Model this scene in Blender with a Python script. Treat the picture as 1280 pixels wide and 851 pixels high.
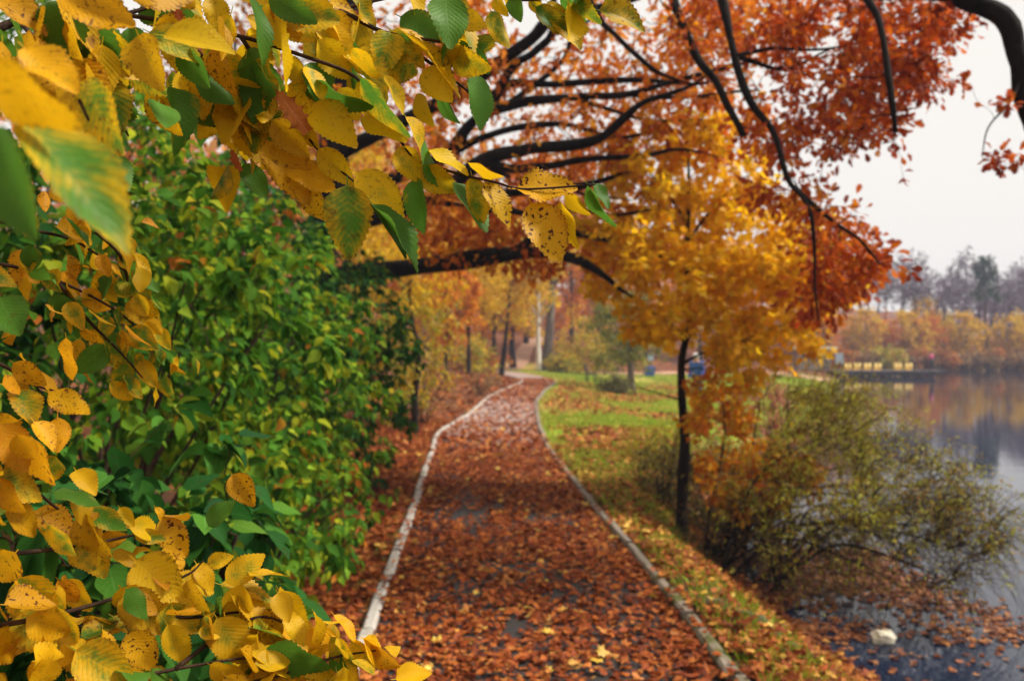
import bpy, math, random
import numpy as np
from mathutils import Vector, Matrix

# ------------------------------------------------------------------ clean
for _o in list(bpy.data.objects):
    bpy.data.objects.remove(_o)
S = bpy.context.scene
COL = S.collection
RAD = math.radians
F = 1138.0                      # pixels of focal length on a 1280 wide picture (32 mm lens)
CAM = np.array([0.0, 0.0, 1.65])
HY = 432.0                      # row of the horizon

# ------------------------------------------------------------------ camera
cd = bpy.data.cameras.new('camera')
cam = bpy.data.objects.new('camera', cd)
COL.objects.link(cam)
cd.lens = 32.0
cd.sensor_width = 36.0
cd.clip_start = 0.02
cd.clip_end = 2000.0
cam.location = CAM
cam.rotation_euler = (RAD(90.0) + math.atan((HY - 425.5) / F), 0, 0)
cd.dof.use_dof = True
cd.dof.focus_distance = 1.12
cd.dof.aperture_fstop = 6.0
cd.dof.aperture_blades = 7
S.camera = cam

# ------------------------------------------------------------------ sky, sun, exposure
SUN_EL, SUN_ROT = RAD(50), RAD(84)
W = bpy.data.worlds.new('World')
S.world = W
W.use_nodes = True
wn = W.node_tree
wn.nodes.clear()
sky = wn.nodes.new('ShaderNodeTexSky')
sky.sky_type = 'NISHITA'
sky.sun_disc = False
sky.sun_elevation = SUN_EL
sky.sun_rotation = SUN_ROT
sky.air_density = 1.0
sky.dust_density = 3.0
mixw = wn.nodes.new('ShaderNodeMix')
mixw.data_type = 'RGBA'
mixw.inputs[0].default_value = 0.9            # closed cloud cover over the clear sky
wn.links.new(sky.outputs[0], mixw.inputs[6])
mixw.inputs[7].default_value = (9.1, 8.6, 7.85, 1)
bg = wn.nodes.new('ShaderNodeBackground')
bg.inputs['Strength'].default_value = 0.058
wo = wn.nodes.new('ShaderNodeOutputWorld')
wn.links.new(mixw.outputs[2], bg.inputs['Color'])
wn.links.new(bg.outputs[0], wo.inputs[0])

sd = bpy.data.lights.new('sun', 'SUN')
sd.energy = 3.2
sd.angle = RAD(14)
sd.color = (1.0, 0.93, 0.82)
sun = bpy.data.objects.new('sun', sd)
COL.objects.link(sun)
sdir = Vector((math.sin(SUN_ROT) * math.cos(SUN_EL), math.cos(SUN_ROT) * math.cos(SUN_EL), math.sin(SUN_EL)))
sun.rotation_euler = (-sdir).to_track_quat('-Z', 'Y').to_euler()
sun.location = (30, 10, 40)

S.view_settings.view_transform = 'Standard'
S.view_settings.look = 'None'
S.view_settings.exposure = 1.02
S.view_settings.gamma = 1.0
S.view_settings.use_curve_mapping = False
S.render.engine = 'CYCLES'
S.cycles.use_denoising = True
S.cycles.use_adaptive_sampling = True
S.cycles.adaptive_threshold = 0.015
S.cycles.max_bounces = 10
S.cycles.diffuse_bounces = 4
S.cycles.glossy_bounces = 3
S.cycles.transmission_bounces = 6
S.cycles.transparent_max_bounces = 4
S.cycles.volume_bounces = 0
S.cycles.caustics_reflective = False
S.cycles.caustics_refractive = False

# ------------------------------------------------------------------ helpers
def P(px, py, D):
    """point at distance D along the road whose picture position is px, py"""
    return np.array([(px - 640.0) / F * D, D, 1.65 + (HY - py) / F * D])

def proj(p):
    p = np.asarray(p)
    y = np.maximum(p[..., 1], 1e-3)
    return 640 + p[..., 0] / y * F, HY - (p[..., 2] - 1.65) / y * F

def unit(v):
    v = np.asarray(v, float)
    return v / np.maximum(np.linalg.norm(v, axis=-1, keepdims=True), 1e-9)

def smooth(pts, n=6):
    """Catmull-Rom through the points"""
    p = np.asarray(pts, float)
    if len(p) < 3:
        u = np.linspace(0, 1, n + 1)[:, None]
        return p[0] * (1 - u) + p[-1] * u
    q = np.vstack([2 * p[0] - p[1], p, 2 * p[-1] - p[-2]])
    out = []
    for i in range(len(p) - 1):
        a, b, c, d = q[i], q[i + 1], q[i + 2], q[i + 3]
        for k in range(n):
            t = k / n
            out.append(.5 * (2 * b + (c - a) * t + (2 * a - 5 * b + 4 * c - d) * t * t + (3 * b - a - 3 * c + d) * t ** 3))
    out.append(p[-1])
    return np.array(out)

def sstep(x):
    x = np.clip(x, 0, 1)
    return x * x * (3 - 2 * x)

def vnoise(x, y, seed=0):
    """smooth value noise, about -1..1"""
    def h(i, j):
        n = np.sin(i * 127.1 + j * 311.7 + seed * 74.7) * 43758.5453
        return (n - np.floor(n)) * 2 - 1
    i, j = np.floor(x), np.floor(y)
    u, v = sstep(x - i), sstep(y - j)
    return (h(i, j) * (1 - u) + h(i + 1, j) * u) * (1 - v) + (h(i, j + 1) * (1 - u) + h(i + 1, j + 1) * u) * v

class Acc:
    """collects triangles, then links them as one mesh object"""
    def __init__(self):
        self.V, self.T, self.R, self.n = [], [], [], 0
    def add(self, V, T, rnd=None):
        V = np.asarray(V, float).reshape(-1, 3)
        T = np.asarray(T, int).reshape(-1, 3)
        self.V.append(V)
        self.T.append(T + self.n)
        self.R.append(np.zeros(len(V)) if rnd is None else np.broadcast_to(rnd, (len(V),)))
        self.n += len(V)
    def tube(self, pts, rad, k=6, cap=True):
        p = np.asarray(pts, float)
        r = np.broadcast_to(np.asarray(rad, float), (len(p),))
        t = unit(np.gradient(p, axis=0))
        ref = np.array([0.31, 0.17, 0.93]) if abs(t[:, 2]).mean() < .8 else np.array([.95, .2, .1])
        a = unit(np.cross(t, ref))
        b = np.cross(t, a)
        ang = np.linspace(0, 2 * np.pi, k, endpoint=False)
        ring = p[:, None, :] + r[:, None, None] * (np.cos(ang)[None, :, None] * a[:, None, :] + np.sin(ang)[None, :, None] * b[:, None, :])
        n = len(p)
        V = ring.reshape(-1, 3)
        i = np.arange(n - 1)[:, None] * k
        j = np.arange(k)[None, :]
        j2 = (j + 1) % k
        q = np.stack([i + j, i + j2, i + k + j2, i + k + j], -1).reshape(-1, 4)
        T = np.vstack([q[:, [0, 1, 2]], q[:, [0, 2, 3]]])
        if cap:
            V = np.vstack([V, p[0], p[-1]])
            jj = np.arange(k)
            T = np.vstack([T, np.stack([np.full(k, n * k), (jj + 1) % k, jj], -1),
                           np.stack([np.full(k, n * k + 1), (n - 1) * k + jj, (n - 1) * k + (jj + 1) % k], -1)])
        self.add(V, T)
    def box(self, c, s, rz=0.0, taper=1.0):
        x, y, z = [v / 2 for v in s]
        V = np.array([[-x, -y, -z], [x, -y, -z], [x, y, -z], [-x, y, -z], [-x * taper, -y * taper, z], [x * taper, -y * taper, z], [x * taper, y * taper, z], [-x * taper, y * taper, z]])
        ca, sa = math.cos(rz), math.sin(rz)
        V = V @ np.array([[ca, sa, 0], [-sa, ca, 0], [0, 0, 1]]) + np.asarray(c, float)
        T = [[0, 2, 1], [0, 3, 2], [4, 5, 6], [4, 6, 7], [0, 1, 5], [0, 5, 4], [1, 2, 6], [1, 6, 5], [2, 3, 7], [2, 7, 6], [3, 0, 4], [3, 4, 7]]
        self.add(V, T)
    def ball(self, c, r, seg=10, rings=6, noise=0.0, seed=0):
        rng = np.random.default_rng(seed)
        V, T = [], []
        th = np.linspace(0, np.pi, rings + 1)
        ph = np.linspace(0, 2 * np.pi, seg, endpoint=False)
        for a in th:
            for b in ph:
                V.append([math.sin(a) * math.cos(b), math.sin(a) * math.sin(b), math.cos(a)])
        V = np.array(V)
        V = V * (1 + noise * rng.uniform(-1, 1, (len(V), 1)))
        V = V * np.asarray(r, float) + np.asarray(c, float)
        for i in range(rings):
            for j in range(seg):
                a, b, c2, d = i * seg + j, i * seg + (j + 1) % seg, (i + 1) * seg + (j + 1) % seg, (i + 1) * seg + j
                T += [[a, d, c2], [a, c2, b]]
        self.add(V, T)
    def mesh(self, name, mat, origin=(0, 0, 0), smoothed=True, rnd=False):
        V = np.vstack(self.V) - np.asarray(origin, float)
        T = np.vstack(self.T)
        m = bpy.data.meshes.new(name)
        m.vertices.add(len(V))
        m.vertices.foreach_set('co', V.ravel())
        m.loops.add(len(T) * 3)
        m.loops.foreach_set('vertex_index', T.ravel().astype(np.int32))
        m.polygons.add(len(T))
        m.polygons.foreach_set('loop_start', np.arange(0, len(T) * 3, 3, dtype=np.int32))
        m.polygons.foreach_set('use_smooth', np.full(len(T), bool(smoothed)))
        if rnd:
            at = m.attributes.new('rnd', 'FLOAT', 'POINT')
            at.data.foreach_set('value', np.concatenate(self.R).astype(np.float32))
        m.update(calc_edges=True)
        m.materials.append(mat)
        return m
    def build(self, name, mat, parent=None, smoothed=True, rnd=False, origin=None):
        o0 = np.array(parent['o0']) if parent is not None else np.zeros(3)
        if origin is not None:
            o0 = np.asarray(origin, float)
        ob = bpy.data.objects.new(name, self.mesh(name, mat, o0, smoothed, rnd))
        COL.objects.link(ob)
        if parent is not None:
            ob.parent = parent
        elif origin is not None:
            ob.location = o0
        return ob

def tag(o, label=None, cat=None, group=None, kind=None):
    if label: o['label'] = label
    if cat: o['category'] = cat
    if group: o['group'] = group
    if kind: o['kind'] = kind
    return o

def thing(name, label, cat, loc, group=None):
    o = bpy.data.objects.new(name, None)
    o.empty_display_size = 0.1
    COL.objects.link(o)
    o.location = Vector([float(v) for v in loc])
    o['o0'] = [float(v) for v in loc]
    return tag(o, label, cat, group)

def copy_tree(o, parent=None):
    c = o.copy()
    COL.objects.link(c)
    if parent is not None:
        c.parent = parent
    for ch in o.children:
        copy_tree(ch, c)
    return c

# ------------------------------------------------------------------ materials
class NB:
    def __init__(self, name):
        self.m = bpy.data.materials.new(name)
        self.m.use_nodes = True
        self.t = self.m.node_tree
        self.t.nodes.clear()
        self.out = self.t.nodes.new('ShaderNodeOutputMaterial')
    def n(self, typ, **kw):
        nd = self.t.nodes.new(typ)
        for k, v in kw.items():
            setattr(nd, k, v)
        return nd
    def set(self, sock, v):
        if isinstance(v, bpy.types.NodeSocket):
            self.t.links.new(v, sock)
        elif v is not None:
            if isinstance(v, (tuple, list)) and len(v) == 3 and sock.type == 'RGBA':
                v = (*v, 1)
            sock.default_value = v
    def math(self, op, a, b=None, c=None, clamp=False):
        nd = self.n('ShaderNodeMath', operation=op)
        nd.use_clamp = clamp
        for s, v in zip(nd.inputs, (a, b, c)):
            self.set(s, v)
        return nd.outputs[0]
    def mix(self, f, a, b, blend='MIX'):
        nd = self.n('ShaderNodeMix', data_type='RGBA', blend_type=blend)
        self.set(nd.inputs[0], f)
        self.set(nd.inputs[6], a)
        self.set(nd.inputs[7], b)
        return nd.outputs[2]
    def noise(self, scale, detail=3, vec=None, rough=.55, w=None):
        nd = self.n('ShaderNodeTexNoise')
        if w is not None:
            nd.noise_dimensions = '4D'
            self.set(nd.inputs['W'], w)
        self.set(nd.inputs['Scale'], scale)
        nd.inputs['Detail'].default_value = detail
        nd.inputs['Roughness'].default_value = rough
        if vec is not None:
            self.set(nd.inputs['Vector'], vec)
        return nd.outputs[0]
    def ramp(self, f, stops, interp='LINEAR'):
        nd = self.n('ShaderNodeValToRGB')
        cr = nd.color_ramp
        cr.interpolation = interp
        while len(cr.elements) > 2:
            cr.elements.remove(cr.elements[-1])
        cr.elements[0].position = stops[0][0]
        cr.elements[0].color = (*stops[0][1], 1)
        cr.elements[1].position = stops[-1][0]
        cr.elements[1].color = (*stops[-1][1], 1)
        for p, c in stops[1:-1]:
            e = cr.elements.new(p)
            e.color = (*c, 1)
        self.set(nd.inputs[0], f)
        return nd.outputs[0]
    def step(self, x, lo, hi):
        nd = self.n('ShaderNodeMapRange', interpolation_type='SMOOTHSTEP')
        self.set(nd.inputs[0], x)
        nd.inputs[1].default_value = lo
        nd.inputs[2].default_value = hi
        return nd.outputs[0]
    def pos(self):
        return self.n('ShaderNodeNewGeometry').outputs['Position']
    def objco(self):
        return self.n('ShaderNodeTexCoord').outputs['Object']
    def bump(self, h, strength=.3, dist=.01):
        nd = self.n('ShaderNodeBump')
        nd.inputs['Strength'].default_value = strength
        nd.inputs['Distance'].default_value = dist
        self.set(nd.inputs['Height'], h)
        return nd.outputs[0]
    def bsdf(self, color, rough=.6, normal=None, spec=.4, trans=0.0, tcol=None, metal=0.0, ior=None, coat=0):
        p = self.n('ShaderNodeBsdfPrincipled')
        self.set(p.inputs['Base Color'], color)
        self.set(p.inputs['Roughness'], rough)
        self.set(p.inputs['Specular IOR Level'], spec)
        self.set(p.inputs['Metallic'], metal)
        if ior: p.inputs['IOR'].default_value = ior
        if normal is not None:
            self.set(p.inputs['Normal'], normal)
        res = p.outputs[0]
        if trans > 0:
            t = self.n('ShaderNodeBsdfTranslucent')
            self.set(t.inputs[0], tcol if tcol is not None else color)
            if normal is not None:
                self.set(t.inputs['Normal'], normal)
            mx = self.n('ShaderNodeMixShader')
            mx.inputs[0].default_value = trans
            self.t.links.new(p.outputs[0], mx.inputs[1])
            self.t.links.new(t.outputs[0], mx.inputs[2])
            res = mx.outputs[0]
        self.t.links.new(res, self.out.inputs[0])
        return self.m

def leaf_rnd(b):
    at = b.n('ShaderNodeAttribute', attribute_name='rnd')
    oi = b.n('ShaderNodeObjectInfo')
    return b.math('FRACT', b.math('ADD', at.outputs['Fac'], oi.outputs['Random']))

def crown_mat(name, stops, a=.5, nb=.8, nscale=.9, trans=.4, rough=.55, spec=.18):
    """leaf colours of one tree: a ramp run by each leaf's own number and by large soft patches"""
    b = NB(name)
    r = leaf_rnd(b)
    nz = b.noise(nscale, 2, b.pos())
    f = b.math('ADD', b.math('MULTIPLY', b.math('SUBTRACT', r, .5), a), b.math('MULTIPLY', b.math('SUBTRACT', nz, .5), nb))
    f = b.math('ADD', f, .5, clamp=True)
    c = b.ramp(f, stops)
    v = b.math('FRACT', b.math('MULTIPLY', r, 37.7))
    hs = b.n('ShaderNodeHueSaturation')
    b.set(hs.inputs['Color'], c)
    b.set(hs.inputs['Value'], b.math('ADD', b.math('MULTIPLY', v, .5), .82))
    at = b.n('ShaderNodeAttribute', attribute_name='luv')
    sp = b.n('ShaderNodeSeparateXYZ')
    b.set(sp.inputs[0], at.outputs['Vector'])
    av = b.math('ABSOLUTE', sp.outputs[0])
    has = b.math('GREATER_THAN', sp.outputs[1], .01)
    ph = b.math('FRACT', b.math('SUBTRACT', b.math('MULTIPLY', sp.outputs[1], 6.0), b.math('MULTIPLY', av, 2.0)))
    vn = b.math('SUBTRACT', 1.0, b.step(b.math('ABSOLUTE', b.math('SUBTRACT', ph, .5)), .02, .16))
    md = b.math('SUBTRACT', 1.0, b.step(av, .02, .10))
    vv = b.math('MULTIPLY', b.math('MAXIMUM', b.math('MULTIPLY', vn, .5), md), has)
    lt = b.n('ShaderNodeHueSaturation')
    b.set(lt.inputs['Color'], hs.outputs[0])
    lt.inputs['Value'].default_value = 1.6
    lt.inputs['Saturation'].default_value = .85
    col = b.mix(b.math('MULTIPLY', vv, .45), hs.outputs[0], lt.outputs[0])
    dm = b.math('MULTIPLY', b.step(b.noise(38, 3, b.pos(), .6), .60, .70), .7)
    col = b.mix(dm, col, b.mix(.6, col, (.05, .022, .008)))
    return b.bsdf(col, rough, None, spec, trans, col)

def bark_mat(name, c1, c2, scale=9, strength=.8):
    b = NB(name)
    co = b.n('ShaderNodeMapping')
    co.inputs['Scale'].default_value = (1, 1, .22)
    b.set(co.inputs[0], b.pos())
    n1 = b.noise(scale, 6, co.outputs[0], .65)
    n2 = b.noise(scale * 5, 3, co.outputs[0])
    c = b.mix(b.step(n1, .35, .68), c1, c2)
    return b.bsdf(c, .9, b.bump(b.math('ADD', n1, b.math('MULTIPLY', n2, .4)), strength, .03), .15)

def plain(name, c, rough=.6, var=.25, scale=6, metal=0.0, spec=.4):
    b = NB(name)
    n = b.noise(scale, 4, b.objco())
    d = tuple(v * (1 - var) for v in c)
    e = tuple(min(1, v * (1 + var * .6)) for v in c)
    return b.bsdf(b.mix(n, d, e), rough, b.bump(n, .15, .01), spec, metal=metal)

def near_leaf_mat():
    """elm leaf seen from close by: midrib, slanting side veins, spots, scorched edge.
    object colour: R = how green, G = how spotted, B = how orange"""
    b = NB('elm_leaf')
    at = b.n('ShaderNodeAttribute', attribute_name='luv')
    sep = b.n('ShaderNodeSeparateXYZ')
    b.set(sep.inputs[0], at.outputs['Vector'])
    v, t = sep.outputs[0], sep.outputs[1]
    av = b.math('ABSOLUTE', v)
    oi = b.n('ShaderNodeObjectInfo')
    oc = b.n('ShaderNodeSeparateColor')
    b.set(oc.inputs[0], oi.outputs['Color'])
    G, SP, OR = oc.outputs[0], oc.outputs[1], oc.outputs[2]
    seed = b.math('MULTIPLY', oi.outputs['Random'], 50)
    co = b.objco()
    nz = b.noise(3.2, 3, co, .6, seed)
    nf = b.noise(26, 4, co, .6, seed)
    nsp = b.noise(13, 2, co, .5, seed)
    ph = b.math('FRACT', b.math('ADD', b.math('SUBTRACT', b.math('MULTIPLY', t, 11.0), b.math('MULTIPLY', av, 3.3)), b.math('MULTIPLY', nz, 1.1)))
    dv = b.math('ABSOLUTE', b.math('SUBTRACT', ph, .5))            # 0 on a vein, .5 between
    vein = b.math('SUBTRACT', 1.0, b.step(dv, .02, .14))
    mid = b.math('SUBTRACT', 1.0, b.step(av, .015, .07))
    allv = b.math('MAXIMUM', vein, mid)
    soft = b.math('SUBTRACT', 1.0, b.step(dv, .0, .5))
    # green stays longest along the veins and the midrib
    g = b.math('ADD', G, b.math('MULTIPLY', b.math('SUBTRACT', nz, .5), 1.3))
    g = b.math('ADD', g, b.math('MULTIPLY', b.math('SUBTRACT', soft, .5), .10))
    g = b.math('SUBTRACT', g, b.math('MULTIPLY', b.step(av, .2, 1.0), .22))
    g = b.step(g, .25, .85)
    yel = b.mix(OR, (.76, .50, .006), (.62, .26, .005))
    grn = b.mix(nf, (.05, .17, .016), (.11, .26, .022))
    c = b.mix(g, yel, grn)
    c = b.mix(b.math('MULTIPLY', allv, .12), c, b.mix(g, (.66, .5, .06), (.18, .30, .06)))
    # dark rims of scorch and rusty spots
    ed = b.math('MAXIMUM', b.step(av, .72, 1.02), b.step(t, .86, 1.03))
    br = b.math('MULTIPLY', b.math('ADD', ed, .0), b.step(nf, .40, .62))
    br = b.math('MULTIPLY', br, b.math('ADD', b.math('MULTIPLY', SP, .9), .22))
    c = b.mix(br, c, (.16, .055, .012))
    sp = b.math('MULTIPLY', b.step(nsp, .57, .66), SP)
    fs = b.math('MULTIPLY', b.step(b.noise(60, 2, co, .5, seed), .64, .70), b.math('ADD', b.math('MULTIPLY', SP, .8), .04))
    nec = b.math('MULTIPLY', b.step(b.noise(2.1, 4, co, .7, b.math('ADD', seed, 9.0)), .60, .70), b.math('MULTIPLY', SP, .85))
    c = b.mix(nec, c, (.24, .085, .015))
    c = b.mix(b.math('MAXIMUM', sp, fs), c, (.10, .026, .008))
    hs = b.n('ShaderNodeHueSaturation')
    b.set(hs.inputs['Color'], c)
    b.set(hs.inputs['Value'], b.math('ADD', b.math('MULTIPLY', b.math('FRACT', b.math('MULTIPLY', seed, 3.3)), .4), .78))
    col = hs.outputs[0]
    h = b.math('SUBTRACT', b.math('MULTIPLY', b.step(dv, .0, .35), 1.0), b.math('MULTIPLY', mid, .8))
    h = b.math('ADD', h, b.math('MULTIPLY', nf, .5))
    return b.bsdf(col, .5, b.bump(h, .10, .010), .16, .42, col)

M = {}
M['elm_leaf'] = near_leaf_mat()
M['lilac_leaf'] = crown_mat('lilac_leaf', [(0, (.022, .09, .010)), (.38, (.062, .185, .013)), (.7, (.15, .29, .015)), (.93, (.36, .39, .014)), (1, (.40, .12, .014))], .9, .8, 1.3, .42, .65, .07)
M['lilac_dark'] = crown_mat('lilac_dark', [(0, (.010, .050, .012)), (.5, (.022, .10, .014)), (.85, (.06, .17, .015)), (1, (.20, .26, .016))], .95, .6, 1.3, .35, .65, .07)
M['oak_leaf'] = crown_mat('oak_leaf', [(0, (.27, .038, .006)), (.3, (.50, .11, .007)), (.62, (.64, .22, .008)), (1, (.70, .40, .012))], .6, 1.1, .55, .48)
M['oak_red'] = crown_mat('oak_red', [(0, (.18, .018, .006)), (.45, (.42, .062, .006)), (.75, (.58, .145, .007)), (1, (.66, .32, .010))], .7, .9, .8, .46)
M['maple_leaf'] = crown_mat('maple_leaf', [(0, (.66, .24, .005)), (.22, (.74, .37, .006)), (.5, (.80, .49, .008)), (1, (.70, .55, .014))], .5, 1.2, .8, .55)
M['sapling_leaf'] = crown_mat('sapling_leaf', [(0, (.48, .07, .008)), (.35, (.66, .20, .006)), (.7, (.72, .36, .006)), (1, (.55, .44, .02))], .8, .8, 1.4, .42)
M['willow_leaf'] = crown_mat('willow_leaf', [(0, (.26, .10, .016)), (.3, (.32, .21, .018)), (.65, (.30, .33, .018)), (1, (.48, .45, .025))], .7, .9, 1.1, .35)
M['pink_leaf'] = crown_mat('pink_leaf', [(0, (.30, .05, .04)), (.6, (.45, .12, .10)), (1, (.5, .25, .16))], .9, .4, 1.4, .35)
M['yg_leaf'] = crown_mat('yellow_green_leaf', [(0, (.16, .20, .02)), (.45, (.34, .31, .02)), (.75, (.52, .34, .012)), (1, (.55, .2, .01))], .7, .9, 1.2, .4)
M['brown_leaf'] = crown_mat('brown_leaf', [(0, (.16, .07, .03)), (.6, (.25, .13, .05)), (1, (.30, .22, .05))], .9, .5, 1.2, .3)
M['bg_yellow'] = crown_mat('yellow_crown', [(0, (.50, .24, .008)), (.5, (.66, .41, .010)), (1, (.50, .42, .02))], .7, .8, .35, .5)
M['bg_orange'] = crown_mat('orange_crown', [(0, (.40, .09, .006)), (.5, (.62, .20, .006)), (1, (.66, .36, .010))], .7, .8, .35, .5)
M['bg_rust'] = crown_mat('rust_crown', [(0, (.22, .06, .012)), (.5, (.38, .12, .015)), (1, (.50, .24, .02))], .7, .8, .35, .5)
M['bg_olive'] = crown_mat('olive_crown', [(0, (.07, .11, .025)), (.5, (.20, .22, .03)), (1, (.42, .34, .03))], .7, .8, .35, .35)
M['far_bare'] = crown_mat('far_bare_twigs', [(0, (.15, .125, .17)), (1, (.24, .19, .22))], .8, .5, .3, .2)  # purplish twig tone, with bluish distance haze put into the colour
M['pine'] = crown_mat('pine_needles', [(0, (.02, .05, .025)), (1, (.05, .10, .04))], .8, .4, .6, .1)
M['litter'] = crown_mat('fallen_leaf', [(0, (.09, .016, .006)), (.5, (.25, .052, .010)), (.82, (.37, .105, .018)), (.95, (.46, .18, .045)), (1, (.56, .34, .06))], .95, .45, .7, .12, .6, .12)
M['litter_pale'] = crown_mat('fallen_leaf_pale', [(0, (.10, .022, .007)), (.4, (.26, .06, .013)), (.78, (.40, .14, .028)), (1, (.56, .32, .06))], .95, .5, .7, .12, .6, .12)
M['litter_yellow'] = crown_mat('fallen_leaf_yellow', [(0, (.50, .30, .03)), (1, (.62, .44, .08))], .9, .2, .7, .12, .55, .35)
M['litter_wet'] = crown_mat('floating_leaf', [(0, (.08, .022, .010)), (.5, (.22, .065, .02)), (1, (.38, .17, .055))], .95, .4, .7, .08, .5, .2)
M['bush_dark'] = crown_mat('dark_bush', [(0, (.035, .03, .010)), (.6, (.10, .085, .018)), (1, (.20, .16, .03))], .9, .5, 1.2, .25)
M['grass'] = crown_mat('grass_blade', [(0, (.10, .19, .012)), (.5, (.24, .34, .018)), (.8, (.38, .41, .03)), (1, (.52, .42, .08))], .8, .6, .5, .3, .6, .3)
M['oak_bark'] = bark_mat('oak_bark', (.004, .003, .003), (.014, .010, .008))
M['dark_bark'] = bark_mat('dark_bark', (.008, .006, .005), (.032, .021, .015), 14)
M['twig'] = bark_mat('twig_bark', (.025, .014, .010), (.07, .038, .022), 40, .4)
M['grey_bark'] = bark_mat('grey_bark', (.10, .08, .07), (.22, .18, .16), 5)
M['birch'] = bark_mat('birch_bark', (.60, .54, .49), (.80, .74, .68), 4, .3)
M['far_bark'] = bark_mat('far_bark', (.05, .035, .03), (.11, .08, .07), 3)

# ------------------------------------------------------------------ ground
SHX = np.array([[-40, 6], [-6, 3.6], [0, 3.1], [3, 2.75], [5, 2.55], [6.5, 2.5], [7.5, 2.42], [9, 2.25], [10.5, 2.4], [11.5, 2.65], [13, 3.0], [15, 3.5], [17, 4.2], [22, 7.0], [32, 11.5], [50, 18.5], [66, 24], [76, 29], [86.5, 36], [89.5, 60], [92, 120], [100, 300], [500, 400]], float)
def shore_x(y):
    return np.interp(y, SHX[:, 0], SHX[:, 1])
LK = np.array([[-30, -.72], [2, -.72], [4.69, -.754], [5.51, -.815], [7.11, -.875], [8.98, -.947], [11.5, -1.08], [14.67, -1.22], [16.6, -1.36], [18, -1.3], [22.1, -.99], [29.8, -.68], [36, -.05], [40.8, .47], [43.5, .55], [46.5, .25], [50, -.25], [53.6, -.75], [58, -1.6], [64, -3.2]], float)
RK = np.array([[-30, 1.09], [2, 1.09], [4.48, 1.063], [5.51, 1.02], [6.45, .98], [7.51, .917], [9.83, .769], [14.67, .529], [19, .52], [23, .58], [27.2, .69], [34, 1.2], [38, 1.65], [41.5, 1.95], [45, 1.95], [49, 1.55], [53, .95], [57, .25], [61, -.8], [66, -2.2]], float)
def lk(y): return np.interp(y, LK[:, 0], LK[:, 1])
def rk(y): return np.interp(y, RK[:, 0], RK[:, 1])

def ground_z(x, y):
    x, y = np.asarray(x, float), np.asarray(y, float)
    d = (shore_x(y) - x)
    wdt = np.where(y < 16, 1.25, 1.25 + np.clip((y - 16) * .12, 0, 3.5))
    land = -0.72 * (1 - sstep(d / wdt)) 
    land = np.where(d < 0, -0.72 + np.maximum(d * .4, -2.2), land)
    right = -.25 * sstep((x - 2) / 3) * sstep((y - 14) / 8) * sstep(d / wdt)
    lx = np.maximum(0, (lk(np.minimum(y, 50)) - .45) - x)
    left = np.minimum(.20 * lx, 2.2 + .03 * lx) * sstep(lx / .8)
    hill = np.minimum(.12 * np.maximum(0, y - 62 - np.maximum(0, x) * .75), 10) * np.where(d > 0, 1, 0) * sstep(d / 6)
    hl = .10 * np.maximum(0, y - 30) * sstep((-3 - x) / 8)
    bumps = .025 * vnoise(x * 1.7, y * 1.7, 3) + .012 * vnoise(x * 5, y * 5, 5)
    inpath = (x > lk(y) - .14) & (x < rk(y) + .14) & (y < 66)
    bumps = np.where(inpath, 0, bumps)
    z = land + right + left + np.minimum(hl, 6) + hill + bumps
    return np.where(inpath & (y < 60), np.minimum(z, -.02) * 0 - .03, z)

def geo_axis(lo, hi, fine_lo, fine_hi, fine, growth):
    a = list(np.arange(fine_lo, fine_hi, fine))
    s = fine
    v = a[-1]
    while v < hi:
        s *= growth
        v += s
        a.append(min(v, hi))
    s, v = fine, a[0]
    pre = []
    while v > lo:
        s *= growth
        v -= s
        pre.append(max(v, lo))
    return np.array(pre[::-1] + a)

xs = geo_axis(-240, 240, -3.2, 4.6, .10, 1.10)
ys = geo_axis(-60, 420, 1.5, 22, .14, 1.05)
GX, GY = np.meshgrid(xs, ys)
GZ = ground_z(GX, GY)
a = Acc()
nx, ny = len(xs), len(ys)
I = (np.arange(ny - 1)[:, None] * nx + np.arange(nx - 1)[None, :]).ravel()
a.add(np.stack([GX, GY, GZ], -1).reshape(-1, 3), np.vstack([np.stack([I, I + 1, I + nx + 1], -1), np.stack([I, I + nx + 1, I + nx], -1)]))

def grass_mask(x, y):
    r = rk(y)
    lawn = sstep((y - 12) / 6) * sstep((x - r - .05) / .1) * sstep((shore_x(y) - x - .4) / .8) * (1 - sstep((y - 63) / 4))
    return lawn

b = NB('ground')
gat = b.n('ShaderNodeAttribute', attribute_name='lawn')
pp = b.pos()
n1, n2, n3 = b.noise(1.3, 4, pp), b.noise(14, 4, pp), b.noise(.32, 3, pp)
soil = b.mix(n2, (.035, .018, .010), (.10, .045, .02))
vor = b.n('ShaderNodeTexVoronoi')
vor.inputs['Scale'].default_value = 9
b.set(vor.inputs['Vector'], pp)
litc = b.ramp(b.math('FRACT', b.math('MULTIPLY', vor.outputs['Color'], 1.0)), [(0, (.07, .016, .006)), (.5, (.20, .05, .012)), (1, (.34, .14, .03))])
base = b.mix(b.step(n1, .38, .62), soil, litc)
grass = b.mix(n2, (.13, .26, .014), (.30, .38, .024))
lawnc = b.mix(b.math('MULTIPLY', b.step(n3, .42, .6), .85), grass, b.mix(n1, litc, (.55, .36, .11)))
c = b.mix(gat.outputs['Fac'], base, lawnc)
b.bsdf(c, .9, b.bump(n2, .5, .03), .2)
M['ground'] = b.m
g = a.build('ground', M['ground'])
at = g.data.attributes.new('lawn', 'FLOAT', 'POINT')
at.data.foreach_set('value', grass_mask(GX, GY).ravel().astype(np.float32))
tag(g, 'leaf covered bank and lawn beside the lake', kind='structure')

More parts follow.
